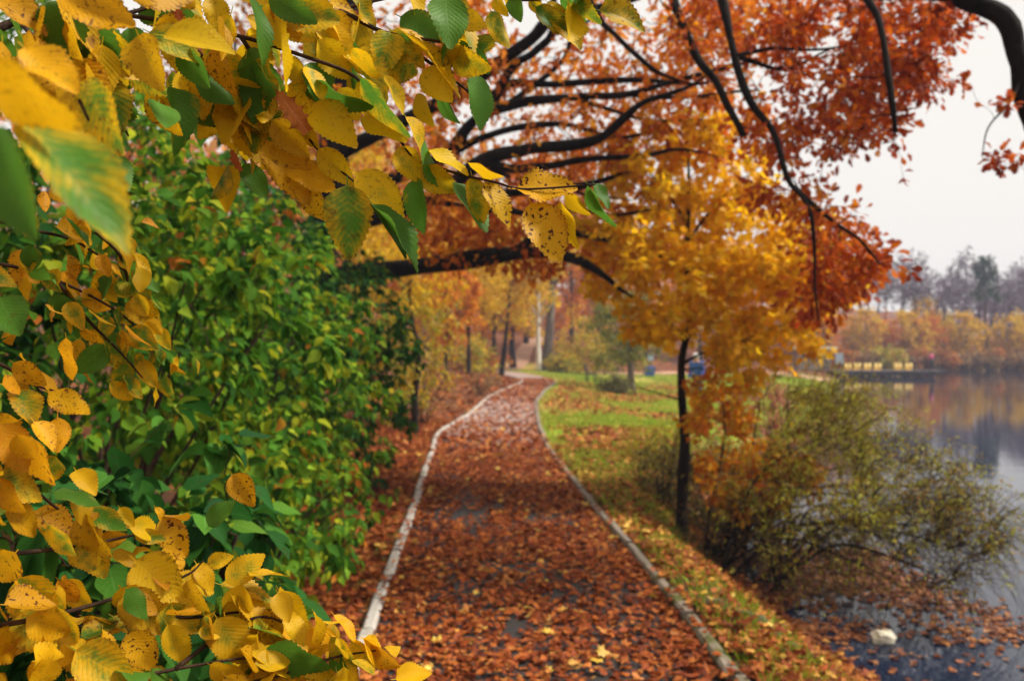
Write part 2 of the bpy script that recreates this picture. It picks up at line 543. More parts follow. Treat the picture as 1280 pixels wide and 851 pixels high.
# water
b = NB('water')
mp = b.n('ShaderNodeMapping')
mp.inputs['Scale'].default_value = (.55, 1.6, 1)
b.set(mp.inputs[0], b.pos())
wv = b.noise(1.1, 3, mp.outputs[0])
wv2 = b.noise(6.0, 2, mp.outputs[0])
h = b.math('ADD', wv, b.math('MULTIPLY', wv2, .22))
M['water'] = b.bsdf((.010, .016, .036), .03, b.bump(h, .05, .06), .5, ior=1.33)
a = Acc()
a.add([[1.2, -60, -.70], [240, -60, -.70], [240, 110, -.70], [1.2, 110, -.70]], [[0, 1, 2], [0, 2, 3]])
tag(a.build('water', M['water'], smoothed=False), 'still grey lake reflecting the far forest', kind='structure')

# path
b = NB('path')
pp = b.pos()
n1, n2 = b.noise(2.2, 4, pp), b.noise(70, 3, pp)
asph = b.mix(n2, (.012, .010, .010), (.036, .030, .028))
asph = b.mix(b.step(n1, .5, .7), asph, (.03, .024, .024))
brk = b.n('ShaderNodeTexBrick')
brk.inputs['Scale'].default_value = 1.0
brk.inputs['Brick Width'].default_value = .30
brk.inputs['Row Height'].default_value = .30
brk.inputs['Mortar Size'].default_value = .012
brk.inputs['Color1'].default_value = (.27, .19, .165, 1)
brk.inputs['Color2'].default_value = (.33, .24, .21, 1)
brk.inputs['Mortar'].default_value = (.16, .11, .09, 1)
b.set(brk.inputs['Vector'], pp)
sy = b.n('ShaderNodeSeparateXYZ')
b.set(sy.inputs[0], pp)
c = b.mix(b.step(b.math('ADD', sy.outputs[1], b.math('MULTIPLY', n1, 4)), 15, 19), asph, brk.outputs[0])
b.bsdf(c, .75, b.bump(n2, .4, .006), .35)
M['path'] = b.m
a = Acc()
yy = np.concatenate([np.arange(-12, 66, .5)])
L = np.stack([lk(yy) + .0, yy, np.full_like(yy, .0)], -1)
R = np.stack([rk(yy) - .0, yy, np.full_like(yy, .0)], -1)
hz = np.maximum(0, ground_z(0 * yy, yy) * (yy > 60))
L[:, 2] += np.where(yy > 60, ground_z(L[:, 0], yy) + .05, 0)
R[:, 2] += np.where(yy > 60, ground_z(R[:, 0], yy) + .05, 0)
n = len(yy)
i = np.arange(n - 1)
a.add(np.vstack([L, R]), np.vstack([np.stack([i, i + n, i + n + 1], -1), np.stack([i, i + n + 1, i + 1], -1)]))
path = a.build('path', M['path'])
tag(path, 'asphalt footpath covered in red fallen leaves', kind='structure')

# kerbs: every stone a piece of its own
b = NB('painted_kerb')
pp = b.pos()
oi = b.n('ShaderNodeObjectInfo')
n1, n2 = b.noise(7, 5, pp, .65), b.noise(40, 3, pp)
c = b.mix(n2, (.32, .30, .27), (.49, .46, .42))
c = b.mix(b.step(n1, .52, .68), c, b.mix(n2, (.20, .165, .13), (.32, .27, .22)))
c = b.mix(b.step(b.noise(3, 3, pp), .60, .72), c, (.10, .11, .03))
M['kerb_white'] = b.bsdf(c, .85, b.bump(b.math('ADD', n1, n2), .5, .012), .25)
b = NB('mossy_kerb')
pp = b.pos()
n1, n2 = b.noise(5, 5, pp, .65), b.noise(40, 3, pp)
c = b.mix(n2, (.16, .13, .10), (.30, .25, .20))
c = b.mix(b.step(n1, .42, .62), c, b.mix(n2, (.05, .06, .012), (.13, .13, .03)))
M['kerb_moss'] = b.bsdf(c, .9, b.bump(b.math('ADD', n1, n2), .6, .015), .2)
b = NB('pale_kerb')
pp = b.pos()
n1, n2 = b.noise(6, 5, pp, .65), b.noise(40, 3, pp)
c = b.mix(n2, (.15, .125, .10), (.26, .22, .18))
c = b.mix(b.step(n1, .5, .66), c, (.15, .13, .08))
M['kerb_pale'] = b.bsdf(c, .9, b.bump(b.math('ADD', n1, n2), .5, .012), .2)

def kerb(fn, side, y0, y1, ln, w, h, mats, rng):
    y = y0
    while y < y1:
        e = y + ln * rng.uniform(.96, 1.03)
        p0 = np.array([fn(y) + side * w / 2, y, 0])
        p1 = np.array([fn(e) + side * w / 2, e, 0])
        d = unit(p1 - p0)
        s = np.array([d[1], -d[0], 0])
        gap = .016
        q0, q1 = p0 + d * gap, p1 - d * gap
        q0 = q0 + s * rng.normal(0, .005)
        q1 = q1 + s * rng.normal(0, .005)
        zt0, zt1 = h + rng.normal(0, .008), h + rng.normal(0, .008)
        prof = [(-w / 2, -.15), (-w / 2, -.018), (-w / 2 + .016, 0), (w / 2 - .018, 0), (w / 2, -.02), (w / 2, -.15)]
        st = 5
        V = []
        for k in range(st):
            u = k / (st - 1)
            c0 = q0 * (1 - u) + q1 * u + s * rng.normal(0, .0015)
            zt = zt0 * (1 - u) + zt1 * u + rng.normal(0, .003)
            for (o, z) in prof:
                V.append(c0 + s * o + np.array([0, 0, zt + z + (rng.normal(0, .003) if z > -.1 else 0)]))
        V = np.array(V)
        m = len(prof)
        T = []
        for k in range(st - 1):
            for j in range(m - 1):
                q = k * m + j
                T += [[q, q + m + 1, q + 1], [q, q + m, q + m + 1]]
        for k0, fl in ((0, 1), ((st - 1) * m, -1)):
            for j in range(1, m - 1):
                T.append([k0, k0 + j, k0 + j + 1][::fl])
        ac = Acc()
        ac.add(V, T)
        ac.build('kerb_stone', mats(y), path, smoothed=False, origin=(0, 0, 0))
        y = e
path['o0'] = [0, 0, 0]
rng = np.random.default_rng(4)
kerb(lk, -1, 1.2, 60, 1.0, .08, .04, lambda y: M['kerb_white'], rng)
kerb(rk, 1, 1.5, 40, .98, .08, .05, lambda y: M['kerb_moss'] if y < 5.7 else (M['kerb_pale'] if y > 6.4 else (M['kerb_white'] if y < 6.2 else M['kerb_pale'])), rng)

# tracks of bare earth further off
M['sand'] = plain('sandy_soil', (.46, .27, .16), .9, .25, 1.5)
M['trail'] = plain('trail_soil', (.30, .17, .10), .9, .25, 1.5)
def strip(name, pts, hw, mat, label, dz=.05):
    p = smooth(pts, 10)
    t = unit(np.gradient(p, axis=0))
    s = np.stack([t[:, 1], -t[:, 0]], -1)
    a = Acc()
    cols = [-1, -.5, 0, .5, 1]
    V = []
    for k in cols:
        xy = p[:, :2] + s * hw * k
        V.append(np.stack([xy[:, 0], xy[:, 1], ground_z(xy[:, 0], xy[:, 1]) + dz], -1))
    V = np.stack(V, 1)
    n, m = V.shape[:2]
    i = (np.arange(n - 1)[:, None] * m + np.arange(m - 1)[None, :]).ravel()
    a.add(V.reshape(-1, 3), np.vstack([np.stack([i, i + 1, i + m + 1], -1), np.stack([i, i + m + 1, i + m], -1)]))
    return tag(a.build(name, mat), label, kind='structure')
strip('dirt_trail', [(-.2, 61, 0), (.6, 66, 0), (.9, 71, 0), (1.6, 78, 0), (4, 88, 0)], .6, M['trail'], 'bare earth trail climbing the hill between trunks')
strip('sandy_track', [(6.5, 60, 0), (11, 62.5, 0), (16, 62, 0), (21, 60, 0)], 2.2, M['sand'], 'pale sandy track across the far end of the lawn')

# ------------------------------------------------------------------ leaf shapes (length 1 along +Y, from the stalk to the tip)
def strip_leaf(ts, ws, cols=(-1, 0, 1), fold=.25, droop=.2, ripple=0.0, seed=0, stalk=0.0, tshift=None, twist=0.0):
    rng = np.random.default_rng(seed)
    ts, ws = np.asarray(ts, float), np.asarray(ws, float)
    V, UV, T = [], [], []
    ph = rng.uniform(0, 6)
    for i, (t, w) in enumerate(zip(ts, ws)):
        for c in cols:
            ty = t + (tshift[i] * abs(c) if tshift is not None else 0)
            z = fold * abs(c) * w - droop * t * t + ripple * math.sin(t * 9 + ph + c) * abs(c) * w
            z += twist * c * w * t
            V.append([c * w, ty, z])
            UV.append([c, t, 0])
    m = len(cols)
    for i in range(len(ts) - 1):
        for j in range(m - 1):
            q = i * m + j
            T += [[q, q + 1, q + m + 1], [q, q + m + 1, q + m]]
    V, UV = np.array(V), np.array(UV)
    if stalk > 0:
        k = len(V)
        V = np.vstack([V, [[-.008, -stalk, .01], [.008, -stalk, .01], [.011, .02, 0], [-.011, .02, 0]]])
        UV = np.vstack([UV, np.zeros((4, 3))])
        T += [[k, k + 1, k + 2], [k, k + 2, k + 3]]
    return V, np.array(T), UV

def elm_shape(seed, width=.33):
    rng = np.random.default_rng(seed)
    n = 27
    ts = np.linspace(0, 1, n)
    sh = np.sin(np.pi * ts ** .82) ** .72 * (1 - .25 * ts)
    w = width * 1.12 * sh
    w[0] = .012
    w[-1] = .004
    tooth = np.where(np.arange(n) % 2 == 1, 1.05, .95)
    w = w * tooth * (1 + rng.normal(0, .012, n))
    shift = np.where(np.arange(n) % 2 == 1, .016, -.004)
    shift[-1] = 0
    if seed < 9:
        return strip_leaf(ts, w, (-1, -.5, 0, .5, 1), rng.uniform(.0, .45), rng.uniform(-.05, .25), rng.uniform(.05, .2), seed, .14, shift, rng.uniform(-.3, .3))
    return strip_leaf(ts, w, (-1, -.5, 0, .5, 1), rng.uniform(.0, .7), rng.uniform(-.15, .6), rng.uniform(.05, .32), seed, .14, shift, rng.uniform(-.6, .6))

def lilac_shape(seed, rows=8):
    rng = np.random.default_rng(seed)
    ts = np.linspace(0, 1, rows)
    w = .34 * (np.sin(np.pi * ts ** .60)) ** .85
    w[0] = .10
    w[-1] = .004
    sh = np.zeros(rows)
    sh[0] = -.09
    return strip_leaf(ts, w, (-1, 0, 1), rng.uniform(.12, .5), rng.uniform(.05, .4), .08, seed, .18, sh, rng.uniform(-.2, .2))

def oak_shape(seed, rows=11, curl=1.0):
    rng = np.random.default_rng(seed)
    ts = np.linspace(0, 1, rows)
    env = .32 * np.sin(np.pi * (ts * .9 + .04) ** 1.15) ** .7
    lob = np.where(np.arange(rows) % 2 == 0, .55, 1.12)
    w = env * lob
    w[0] = .02
    w[-1] = .03
    sh = np.where(np.arange(rows) % 2 == 1, .05, -.01)
    return strip_leaf(ts, w, (-1, 0, 1), rng.uniform(-.5, .7) * curl, rng.uniform(-.3, .35) * curl, .3 * curl, seed, .08, sh, rng.uniform(-.5, .5) * curl)

def oak_fine(seed):
    rng = np.random.default_rng(seed + 50)
    n = 29
    ts = np.linspace(0, 1, n)
    env = .31 * np.sin(np.pi * (ts * .92 + .03) ** 1.2) ** .75
    w = env * (.80 + .30 * np.cos(2 * np.pi * (ts * 4.5 + .5)))
    w[0], w[-1] = .015, .02
    sh = .05 * np.sin(2 * np.pi * ts * 4.5)
    return strip_leaf(ts, w, (-1, -.5, 0, .5, 1), rng.uniform(.1, .5), rng.uniform(-.2, .3), .3, seed, .10, sh, rng.uniform(-.5, .5))

def maple_shape(seed, curl=.3):
    rng = np.random.default_rng(seed)
    pts = [(0, 0), (.16, .04), (.42, .05), (.30, .24), (.50, .50), (.26, .52), (.20, .62), (.0, 1.0)]
    left = [(-x, y) for x, y in pts[1:-1]][::-1]
    out = np.array(pts + left)
    out = out + rng.normal(0, .02, out.shape)
    c = np.array([[0, .30]])
    xy = np.vstack([c, out])
    z = curl * (np.abs(xy[:, 0]) * rng.uniform(-.6, .9) - rng.uniform(-.3, .6) * (xy[:, 1] - .3) ** 2) + rng.normal(0, .03 * curl * 3, len(xy))
    V = np.column_stack([xy, z])
    n = len(out)
    T = [[0, 1 + i, 1 + (i + 1) % n] for i in range(n)]
    k = len(V)
    V = np.vstack([V, [[-.008, -.25, .03], [.008, -.25, .03], [.008, .05, 0]]])
    T.append([k, k + 1, k + 2])
    return V, np.array(T), np.zeros((len(V), 3))

def small_shape(seed, w=.3, rows=4):
    rng = np.random.default_rng(seed)
    ts = np.linspace(0, 1, rows)
    ws = w * np.sin(np.pi * ts ** .8)
    ws[0], ws[-1] = .01, .005
    return strip_leaf(ts, ws, (-1, 0, 1), rng.uniform(.1, .4), rng.uniform(0, .3), 0, seed)

SH = {'elm': [elm_shape(s, w) for s, w in zip(range(18), (.33, .30, .35, .32, .28, .36, .31, .26, .34) * 2)],
      'lilac': [lilac_shape(s) for s in range(6)],
      'oak': [oak_shape(s) for s in range(6)],
      'oak_fine': [oak_fine(s) for s in range(3)],
      'oak_low': [oak_shape(s + 20, 7, .8) for s in range(5)],
      'maple': [maple_shape(s, .35) for s in range(6)],
      'maple_dry': [maple_shape(s + 30, .8) for s in range(6)],
      'narrow': [small_shape(s, .14, 3) for s in range(4)],
      'small': [small_shape(s + 10, .33, 4) for s in range(4)],
      'clump': [small_shape(s + 20, .42, 3) for s in range(5)]}

def leaf_frames(d, nrm):
    d = unit(d)
    n = nrm - (nrm * d).sum(-1, keepdims=True) * d
    n = unit(n)
    x = np.cross(d, n)
    return x, d, n

def scatter(acc, shapes, base, d, nrm, size, rng, wscale=None, rnd=None):
    base, d, nrm = [np.asarray(v, float).reshape(-1, 3) for v in (base, d, nrm)]
    n = len(base)
    if n == 0:
        return
    size = np.broadcast_to(size, (n,))
    x, y, z = leaf_frames(d, nrm)
    pick = rng.integers(0, len(shapes), n)
    rv = rng.random(n) if rnd is None else rnd
    for k, (V, T, UV) in enumerate(shapes):
        ix = np.nonzero(pick == k)[0]
        if not len(ix):
            continue
        s = size[ix][:, None, None]
        W = (V[None, :, 0:1] * x[ix][:, None, :] + V[None, :, 1:2] * y[ix][:, None, :] + V[None, :, 2:3] * z[ix][:, None, :]) * s + base[ix][:, None, :]
        nv = len(V)
        TT = T[None] + (np.arange(len(ix)) * nv)[:, None, None]
        acc.add(W.reshape(-1, 3), TT.reshape(-1, 3), np.repeat(rv[ix], nv))

_lm = {}
def leaf_meshes(kind, matname):
    key = (kind, matname)
    if key not in _lm:
        out = []
        for V, T, UV in SH[kind]:
            ac = Acc()
            ac.add(V, T)
            m = ac.mesh('leaf', M[matname], (0, 0, 0), True)
            at = m.attributes.new('luv', 'FLOAT_VECTOR', 'POINT')
            at.data.foreach_set('vector', UV.astype(np.float32).ravel())
            out.append(m)
        _lm[key] = out
    return _lm[key]

def leaf_object(mesh, base, d, nrm, size, parent, name='leaf', wid=1.0):
    x, y, z = leaf_frames(np.asarray(d, float)[None], np.asarray(nrm, float)[None])
    o0 = np.array(parent['o0']) if parent is not None else np.zeros(3)
    x, y, z = x[0] * size * wid, y[0] * size, z[0] * size
    p = np.asarray(base) - o0
    ob = bpy.data.objects.new(name, mesh)
    COL.objects.link(ob)
    if parent is not None:
        ob.parent = parent
    ob.matrix_local = Matrix(((x[0], y[0], z[0], p[0]), (x[1], y[1], z[1], p[1]), (x[2], y[2], z[2], p[2]), (0, 0, 0, 1)))
    return ob

def crown(parent, kind, matname, base, d, nrm, size, rng, singles=300, foliage='foliage'):
    """the leaves that show largest as pieces of their own, the rest as one part"""
    base, d, nrm = map(np.asarray, (base, d, nrm))
    size = np.broadcast_to(size, (len(base),)).copy()
    big = np.zeros(len(base), bool)
    if singles:
        px, py = proj(base)
        inf = (px > 0) & (px < 1280) & (py > 0) & (py < 851) & (base[:, 1] > .2)
        sc = np.where(inf, size / np.linalg.norm(base - CAM, axis=1), 0)
        ix = np.argsort(-sc)[:singles]
        ix = ix[sc[ix] > 0]
        big[ix] = True
        ms = leaf_meshes(kind, matname)
        for i in ix:
            leaf_object(ms[rng.integers(len(ms))], base[i], d[i], nrm[i], size[i], parent)
    ac = Acc()
    scatter(ac, SH[kind], base[~big], d[~big], nrm[~big], size[~big], rng)
    f = ac.build(foliage, M[matname], parent, rnd=True)
    f['kind'] = 'stuff'
    return f

# ------------------------------------------------------------------ branching
def grow(S0, R0, targets, rng, wob=.10, sag=0.0, tip=.0022, k=.011, minr=.004):
    """joins each target to the nearest wood already there; returns the new twigs"""
    Sk, Rk = np.asarray(S0, float), np.asarray(R0, float)
    dist = np.array([np.min(np.linalg.norm(Sk - t, axis=1)) for t in targets])
    out = []
    for i in np.argsort(dist):
        t = targets[i]
        dd = np.linalg.norm(Sk - t, axis=1)
        j = int(np.argmin(dd + 0.0))
        p0, ln = Sk[j], dd[j]
        if ln < 1e-4:
            continue
        u = np.linspace(0, 1, 6)[:, None]
        off = rng.normal(0, 1, 3) * wob * ln
        off2 = rng.normal(0, 1, 3) * wob * .5 * ln
        pts = p0 * (1 - u) + t * u + off * np.sin(np.pi * u) + off2 * np.sin(2 * np.pi * u)
        pts[:, 2] += (sag * ln * np.sin(np.pi * u))[:, 0]
        r0 = max(min(Rk[j] * .8, minr + k * ln), tip)
        r = np.linspace(r0, tip, 6)
        out.append((pts, r))
        Sk = np.vstack([Sk, pts[1:]])
        Rk = np.concatenate([Rk, r[1:]])
    return out

def twig_leaves(twigs, rng, per, spread, droop=.5, along=.35, upn=1.0, tail=.55):
    """leaf stalk points, directions and normals round the outer part of every twig"""
    B, D_, N_ = [], [], []
    for pts, r in twigs:
        n = rng.poisson(per)
        if n == 0:
            continue
        u = 1 - tail * rng.random(n) ** 1.3
        q = u * (len(pts) - 1)
        i = np.minimum(q.astype(int), len(pts) - 2)
        f = (q - i)[:, None]
        p = pts[i] * (1 - f) + pts[i + 1] * f
        td = unit(pts[-1] - pts[0])
        rd = unit(rng.normal(0, 1, (n, 3)))
        B.append(p + rd * spread * rng.random((n, 1)))
        dd = unit(rd + along * td + np.array([0, 0, -droop]))
        D_.append(dd)
        N_.append(unit(rng.normal(0, .6, (n, 3)) + np.array([0, 0, upn])))
    return np.vstack(B), np.vstack(D_), np.vstack(N_)

def targets_px(cl, rng):
    out = []
    for (px, py, rx, ry, D0, D1, n) in cl:
        a = rng.uniform(0, 2 * np.pi, n)
        r = np.sqrt(rng.random(n))
        D = rng.uniform(D0, D1, n)
        for q in range(n):
            out.append(P(px + rx * r[q] * math.cos(a[q]), py + ry * r[q] * math.sin(a[q]), D[q]))
    return np.array(out)

def limb(parent, pts, r0, r1, mat, name='limb', k=8, n=6, rng=None, power=1.0):
    p = smooth(pts, n)
    u = np.linspace(0, 1, len(p)) ** power
    r = r0 * (1 - u) + r1 * u
    if rng is not None:
        L = np.linalg.norm(p[-1] - p[0])
        kk = np.linspace(0, 1, max(5, len(p) // 3))
        uu = np.linspace(0, 1, len(p))
        r = r * (1 + np.interp(uu, kk, rng.normal(0, .10, len(kk))) + rng.normal(0, .012, len(p)))
        for ax in range(3):
            p[:, ax] += np.interp(uu, kk, rng.normal(0, .004 * min(L, 4), len(kk))) * np.minimum(1, 5 * uu) * np.minimum(1, 5 * (1 - uu) + .2)
    a = Acc()
    a.tube(p, r, k)
    a.build(name, mat, parent)
    return p, r

def wood(parent, twigs, mat, name='twig', k=4):
    a = Acc()
    for pts, r in twigs:
        a.tube(pts, r, k, cap=False)
    if a.n:
        o = a.build(name, mat, parent)
        o['kind'] = 'stuff'          # hair-thin wood, too fine to pick apart
        return o

#=SCENE=
# ------------------------------------------------------------------ old oak behind the shrubs
rng = np.random.default_rng(11)
O1 = thing('oak_tree', 'old oak with long dark level limbs and orange leaves behind the green shrubs', 'tree', (-2.9, 12, .15))
tp, tr = limb(O1, [(-2.9, 12, .0), (-2.8, 12, 1.2), (-2.65, 11.9, 2.4), (-2.4, 11.9, 3.6), (-2.2, 11.8, 5.2), (-2.0, 11.7, 7.5), (-1.8, 11.6, 10)], .32, .10, M['oak_bark'], 'trunk', 12, 6, rng)
SK, SR = [tp], [tr]
def ol(pts, r0, r1):
    p, r = limb(O1, [P(*q) for q in pts], r0, r1, M['oak_bark'], 'limb', 7, 6, rng)
    SK.append(p); SR.append(r)
ol([(392, 348, 11.9), (520, 334, 11.5), (580, 326, 11), (640, 317, 10.6), (690, 315, 10.3), (730, 330, 10), (765, 352, 9.7), (790, 372, 9.6)], .14, .012)
ol([(640, 317, 10.6), (680, 292, 10.4), (730, 293, 10.2), (790, 310, 10), (830, 322, 9.8), (860, 326, 9.8)], .06, .008)
ol([(400, 290, 11.9), (535, 250, 11.2), (600, 203, 10.6), (660, 190, 10.2), (740, 174, 9.8), (780, 148, 9.5), (805, 127, 9.3), (850, 112, 9), (890, 90, 8.9)], .105, .010)
ol([(600, 203, 10.6), (660, 212, 10.3), (720, 200, 10.1), (790, 195, 9.9), (850, 188, 9.7), (900, 196, 9.6)], .06, .006)
ol([(408, 250, 11.9), (540, 205, 11.2), (585, 160, 10.8), (612, 140, 10.6), (655, 127, 10.4), (720, 122, 10.2), (785, 118, 10), (850, 98, 9.8), (940, 76, 9.5), (985, 60, 9.4)], .095, .008)
ol([(585, 160, 10.8), (630, 108, 10.6), (700, 104, 10.4), (790, 100, 10.2), (860, 105, 10), (900, 100, 9.9)], .065, .008)
ol([(612, 140, 10.6), (640, 84, 10.4), (668, 66, 10.3), (687, 45, 10.2), (694, 22, 10.1), (690, -20, 10)], .055, .035)
ol([(418, 195, 11.9), (560, 120, 11.2), (654, 56, 10.6), (690, 24, 10.3), (735, 11, 10.1), (800, -5, 10)], .10, .04)
ol([(404, 278, 11.9), (560, 240, 11.4), (640, 240, 11), (720, 235, 10.7), (790, 215, 10.4)], .09, .03)
ol([(540, 205, 11.2), (600, 175, 10.9), (660, 158, 10.7), (720, 160, 10.5), (775, 172, 10.3), (830, 160, 10.1)], .05, .015)
ol([(612, 140, 10.6), (650, 120, 10.5), (700, 78, 10.4), (720, 40, 10.3), (760, 8, 10.2)], .045, .015)
ol([(720, 122, 10.2), (760, 136, 10.1), (810, 150, 10), (880, 150, 9.9)], .03, .012)
ol([(535, 250, 11.2), (600, 262, 10.9), (660, 268, 10.6), (720, 262, 10.4), (770, 268, 10.2), (820, 262, 10)], .045, .014)
ol([(785, 118, 10), (830, 122, 9.9), (890, 118, 9.8), (950, 112, 9.6)], .03, .01)
ol([(600, 203, 10.6), (640, 222, 10.5), (690, 232, 10.3), (740, 245, 10.2), (790, 250, 10)], .03, .01)
cl = [(600, 60, 75, 65, 10, 14, 34), (660, 115, 60, 50, 10, 14, 22), (750, 60, 70, 60, 10, 14, 26), (800, 120, 80, 50, 10, 13, 26), (870, 70, 80, 65, 9.5, 13, 36),
      (690, 200, 90, 45, 10, 14, 30), (610, 235, 80, 50, 10.5, 14, 36), (570, 285, 70, 45, 10.5, 13.5, 44), (780, 225, 80, 60, 10, 13, 30), (640, 280, 90, 32, 10.5, 13, 34),
      (700, 320, 80, 26, 10, 12, 26), (550, 190, 60, 60, 10.5, 14, 30), (890, 150, 80, 55, 9.5, 12, 34), (920, 20, 70, 40, 9.5, 12, 30), (520, 60, 70, 70, 10.5, 14, 26),
      (760, 170, 60, 40, 10, 13, 16), (840, -30, 200, 40, 9.5, 13, 14), (620, -40, 150, 40, 10, 13, 14), (430, 150, 110, 120, 11, 15, 40)]
tg = targets_px(cl, rng)
tw = grow(np.vstack(SK), np.concatenate(SR), tg, rng, .13, .03, .006, .015)
wood(O1, tw, M['oak_bark'])
B, D_, N_ = twig_leaves(tw, rng, 19, .23, .5, .3, .8)
crown(O1, 'oak_low', 'oak_leaf', B, D_, N_, rng.uniform(.075, .125, len(B)), rng)

# ------------------------------------------------------------------ leaning oak over the water on the right
O2 = thing('oak_tree', 'black limbed oak leaning in from the right with rust red leaves hanging over the lake', 'tree', (2.3, 3, -.2))
tp, tr = limb(O2, [(2.25, 3.0, -.3), (2.5, 3.5, 1.0), (3.0, 4.6, 2.2), P(1310, 190, 5.9), P(1282, 110, 6), P(1264, 40, 6), P(1232, 4, 6.1), P(1160, -6, 6.3), P(1070, -14, 6.5), P(980, -60, 6.8), P(860, -75, 7), P(760, -60, 7.2)], .08, .05, M['oak_bark'], 'trunk', 14, 8, rng, .7)
SK, SR = [tp], [tr]
def ol2(pts, r0, r1):
    p, r = limb(O2, [P(*q) for q in pts], r0, r1, M['oak_bark'], 'limb', 7, 6, rng)
    SK.append(p); SR.append(r)
ol2([(700, -60, 7.3), (740, 4, 7.2), (764, 38, 7.1), (796, 68, 7), (828, 94, 7), (870, 104, 7), (905, 100, 7)], .035, .004)
ol2([(830, -70, 7.05), (843, 0, 6.8), (870, 68, 6.6), (897, 105, 6.5), (930, 169, 6.4)], .040, .022)
ol2([(890, -70, 6.95), (903, 0, 6.6), (920, 70, 6.4), (938, 125, 6.3), (967, 166, 6.2), (988, 230, 6.1), (1014, 262, 6.0), (1017, 330, 5.95), (1022, 400, 5.9)], .040, .006)
ol2([(988, 230, 6.1), (1040, 275, 6), (1075, 300, 5.9), (1100, 330, 5.9)], .018, .006)
ol2([(1070, -20, 6.5), (1088, 0, 6.2), (1102, 34, 6.1), (1114, 104, 6), (1120, 165, 5.95)], .036, .014)
ol2([(1120, 165, 5.95), (1118, 172, 5.95), (1121, 182, 5.95)], .004, .002)
ol2([(920, 70, 6.4), (960, 60, 6.5), (1010, 62, 6.6), (1090, 52, 6.7)], .02, .008)
ol2([(920, 70, 6.4), (980, 85, 6.6), (1040, 60, 6.8)], .02, .008)
ol2([(1278, 95, 6.0), (1262, 130, 5.9), (1236, 160, 5.8), (1228, 195, 5.8)], .010, .003)
cl = [(940, 40, 90, 60, 6.25, 9, 36), (1040, 50, 90, 60, 6.25, 9, 44), (1120, 45, 70, 48, 6.25, 8.5, 36), (1178, 22, 32, 30, 6.25, 8, 14), (1010, 140, 95, 55, 6.05, 9, 44),
      (1085, 140, 50, 55, 6.05, 8.5, 28), (985, 215, 55, 50, 6.25, 8.5, 18), (1030, 290, 55, 40, 6.05, 7.5, 22), (1062, 335, 45, 42, 6.05, 7.5, 22), (1092, 320, 22, 34, 6.05, 7, 10),
      (1030, 378, 34, 30, 6.05, 8, 10), (870, -40, 150, 40, 6.45, 8.5, 12), (1090, -40, 150, 40, 6.45, 8.5, 15), (1120, 100, 40, 40, 6.25, 8.5, 14), (1150, 90, 22, 30, 6.25, 7.5, 6)]
tg = targets_px(cl, rng)
tw = grow(np.vstack(SK), np.concatenate(SR), tg, rng, .13, .03, .0035, .011)
wood(O2, tw, M['oak_bark'])
cw = np.array([1.7, 4.0, 6.2]) + unit(rng.normal(0, 1, (130, 3))) * rng.random((130, 1)) ** .45 * np.array([2.1, 2.1, 1.0])  # unseen overhead crown and limb, added to shade hedge and lower path
tw += grow(np.vstack([limb(O2, [(2.9, 4.4, 2.0), (2.6, 4.2, 4.2), (1.8, 4.0, 6.0)], .08, .03, M['oak_bark'], 'limb', 7, 6, rng)[0], np.vstack(SK)[:2]]), np.full(15, .05), cw, rng, .13, .03, .0035, .011)
few = targets_px([(1255, 200, 20, 22, 5.7, 5.9, 5), (1245, 140, 22, 20, 5.7, 5.9, 4), (1196, 100, 16, 8, 5.7, 5.9, 3), (1127, 224, 8, 5, 5.8, 5.9, 2), (1133, 342, 8, 5, 5.7, 5.8, 2), (1276, 190, 6, 12, 5.7, 5.8, 2)], rng)
tw2 = grow(np.vstack(SK), np.concatenate(SR), few, rng, .1, .0, .0012, .0005, .002)
wood(O2, tw2, M['oak_bark'])
B, D_, N_ = twig_leaves(tw, rng, 25, .17, .45, .3, .8)
B2, D2, N2 = twig_leaves(tw2, rng, 7, .04, .6, .3, .6, .25)
B, D_, N_ = np.vstack([B, B2]), np.vstack([D_, D2]), np.vstack([N_, N2])
crown(O2, 'oak', 'oak_red', B, D_, N_, rng.uniform(.048, .08, len(B)), rng)

# ------------------------------------------------------------------ young maple at the water's edge
rng = np.random.default_rng(21)
MP = thing('maple_tree', 'young maple with a thin black trunk and golden yellow leaves at the water edge', 'tree', P(853, 665, 10.2))
tp, tr = limb(MP, [P(852, 690, 10.2), P(853, 640, 10.2), P(856, 560, 10.2), P(853, 460, 10.2), P(861, 400, 10.2), P(858, 320, 10.15), P(862, 240, 10.1), P(860, 160, 10.1)], .085, .012, M['dark_bark'], 'trunk', 9, 6, rng, .8)
SK, SR = [tp], [tr]
for q in ([(853, 455, 10.2), (880, 440, 10.1), (930, 425, 10), (980, 405, 9.8)], [(859, 385, 10.2), (900, 350, 10), (960, 320, 9.7), (1010, 290, 9.6)], [(860, 350, 10.2), (820, 310, 10.4), (780, 280, 10.6)],
          [(860, 300, 10.15), (900, 250, 10), (940, 215, 9.9)], [(860, 280, 10.1), (830, 235, 10.2), (800, 205, 10.3)], [(857, 420, 10.2), (825, 395, 10.3), (795, 385, 10.5)]):
    p, r = limb(MP, [P(*v) for v in q], .022, .006, M['dark_bark'], 'limb', 5, 5, rng)
    SK.append(p); SR.append(r)
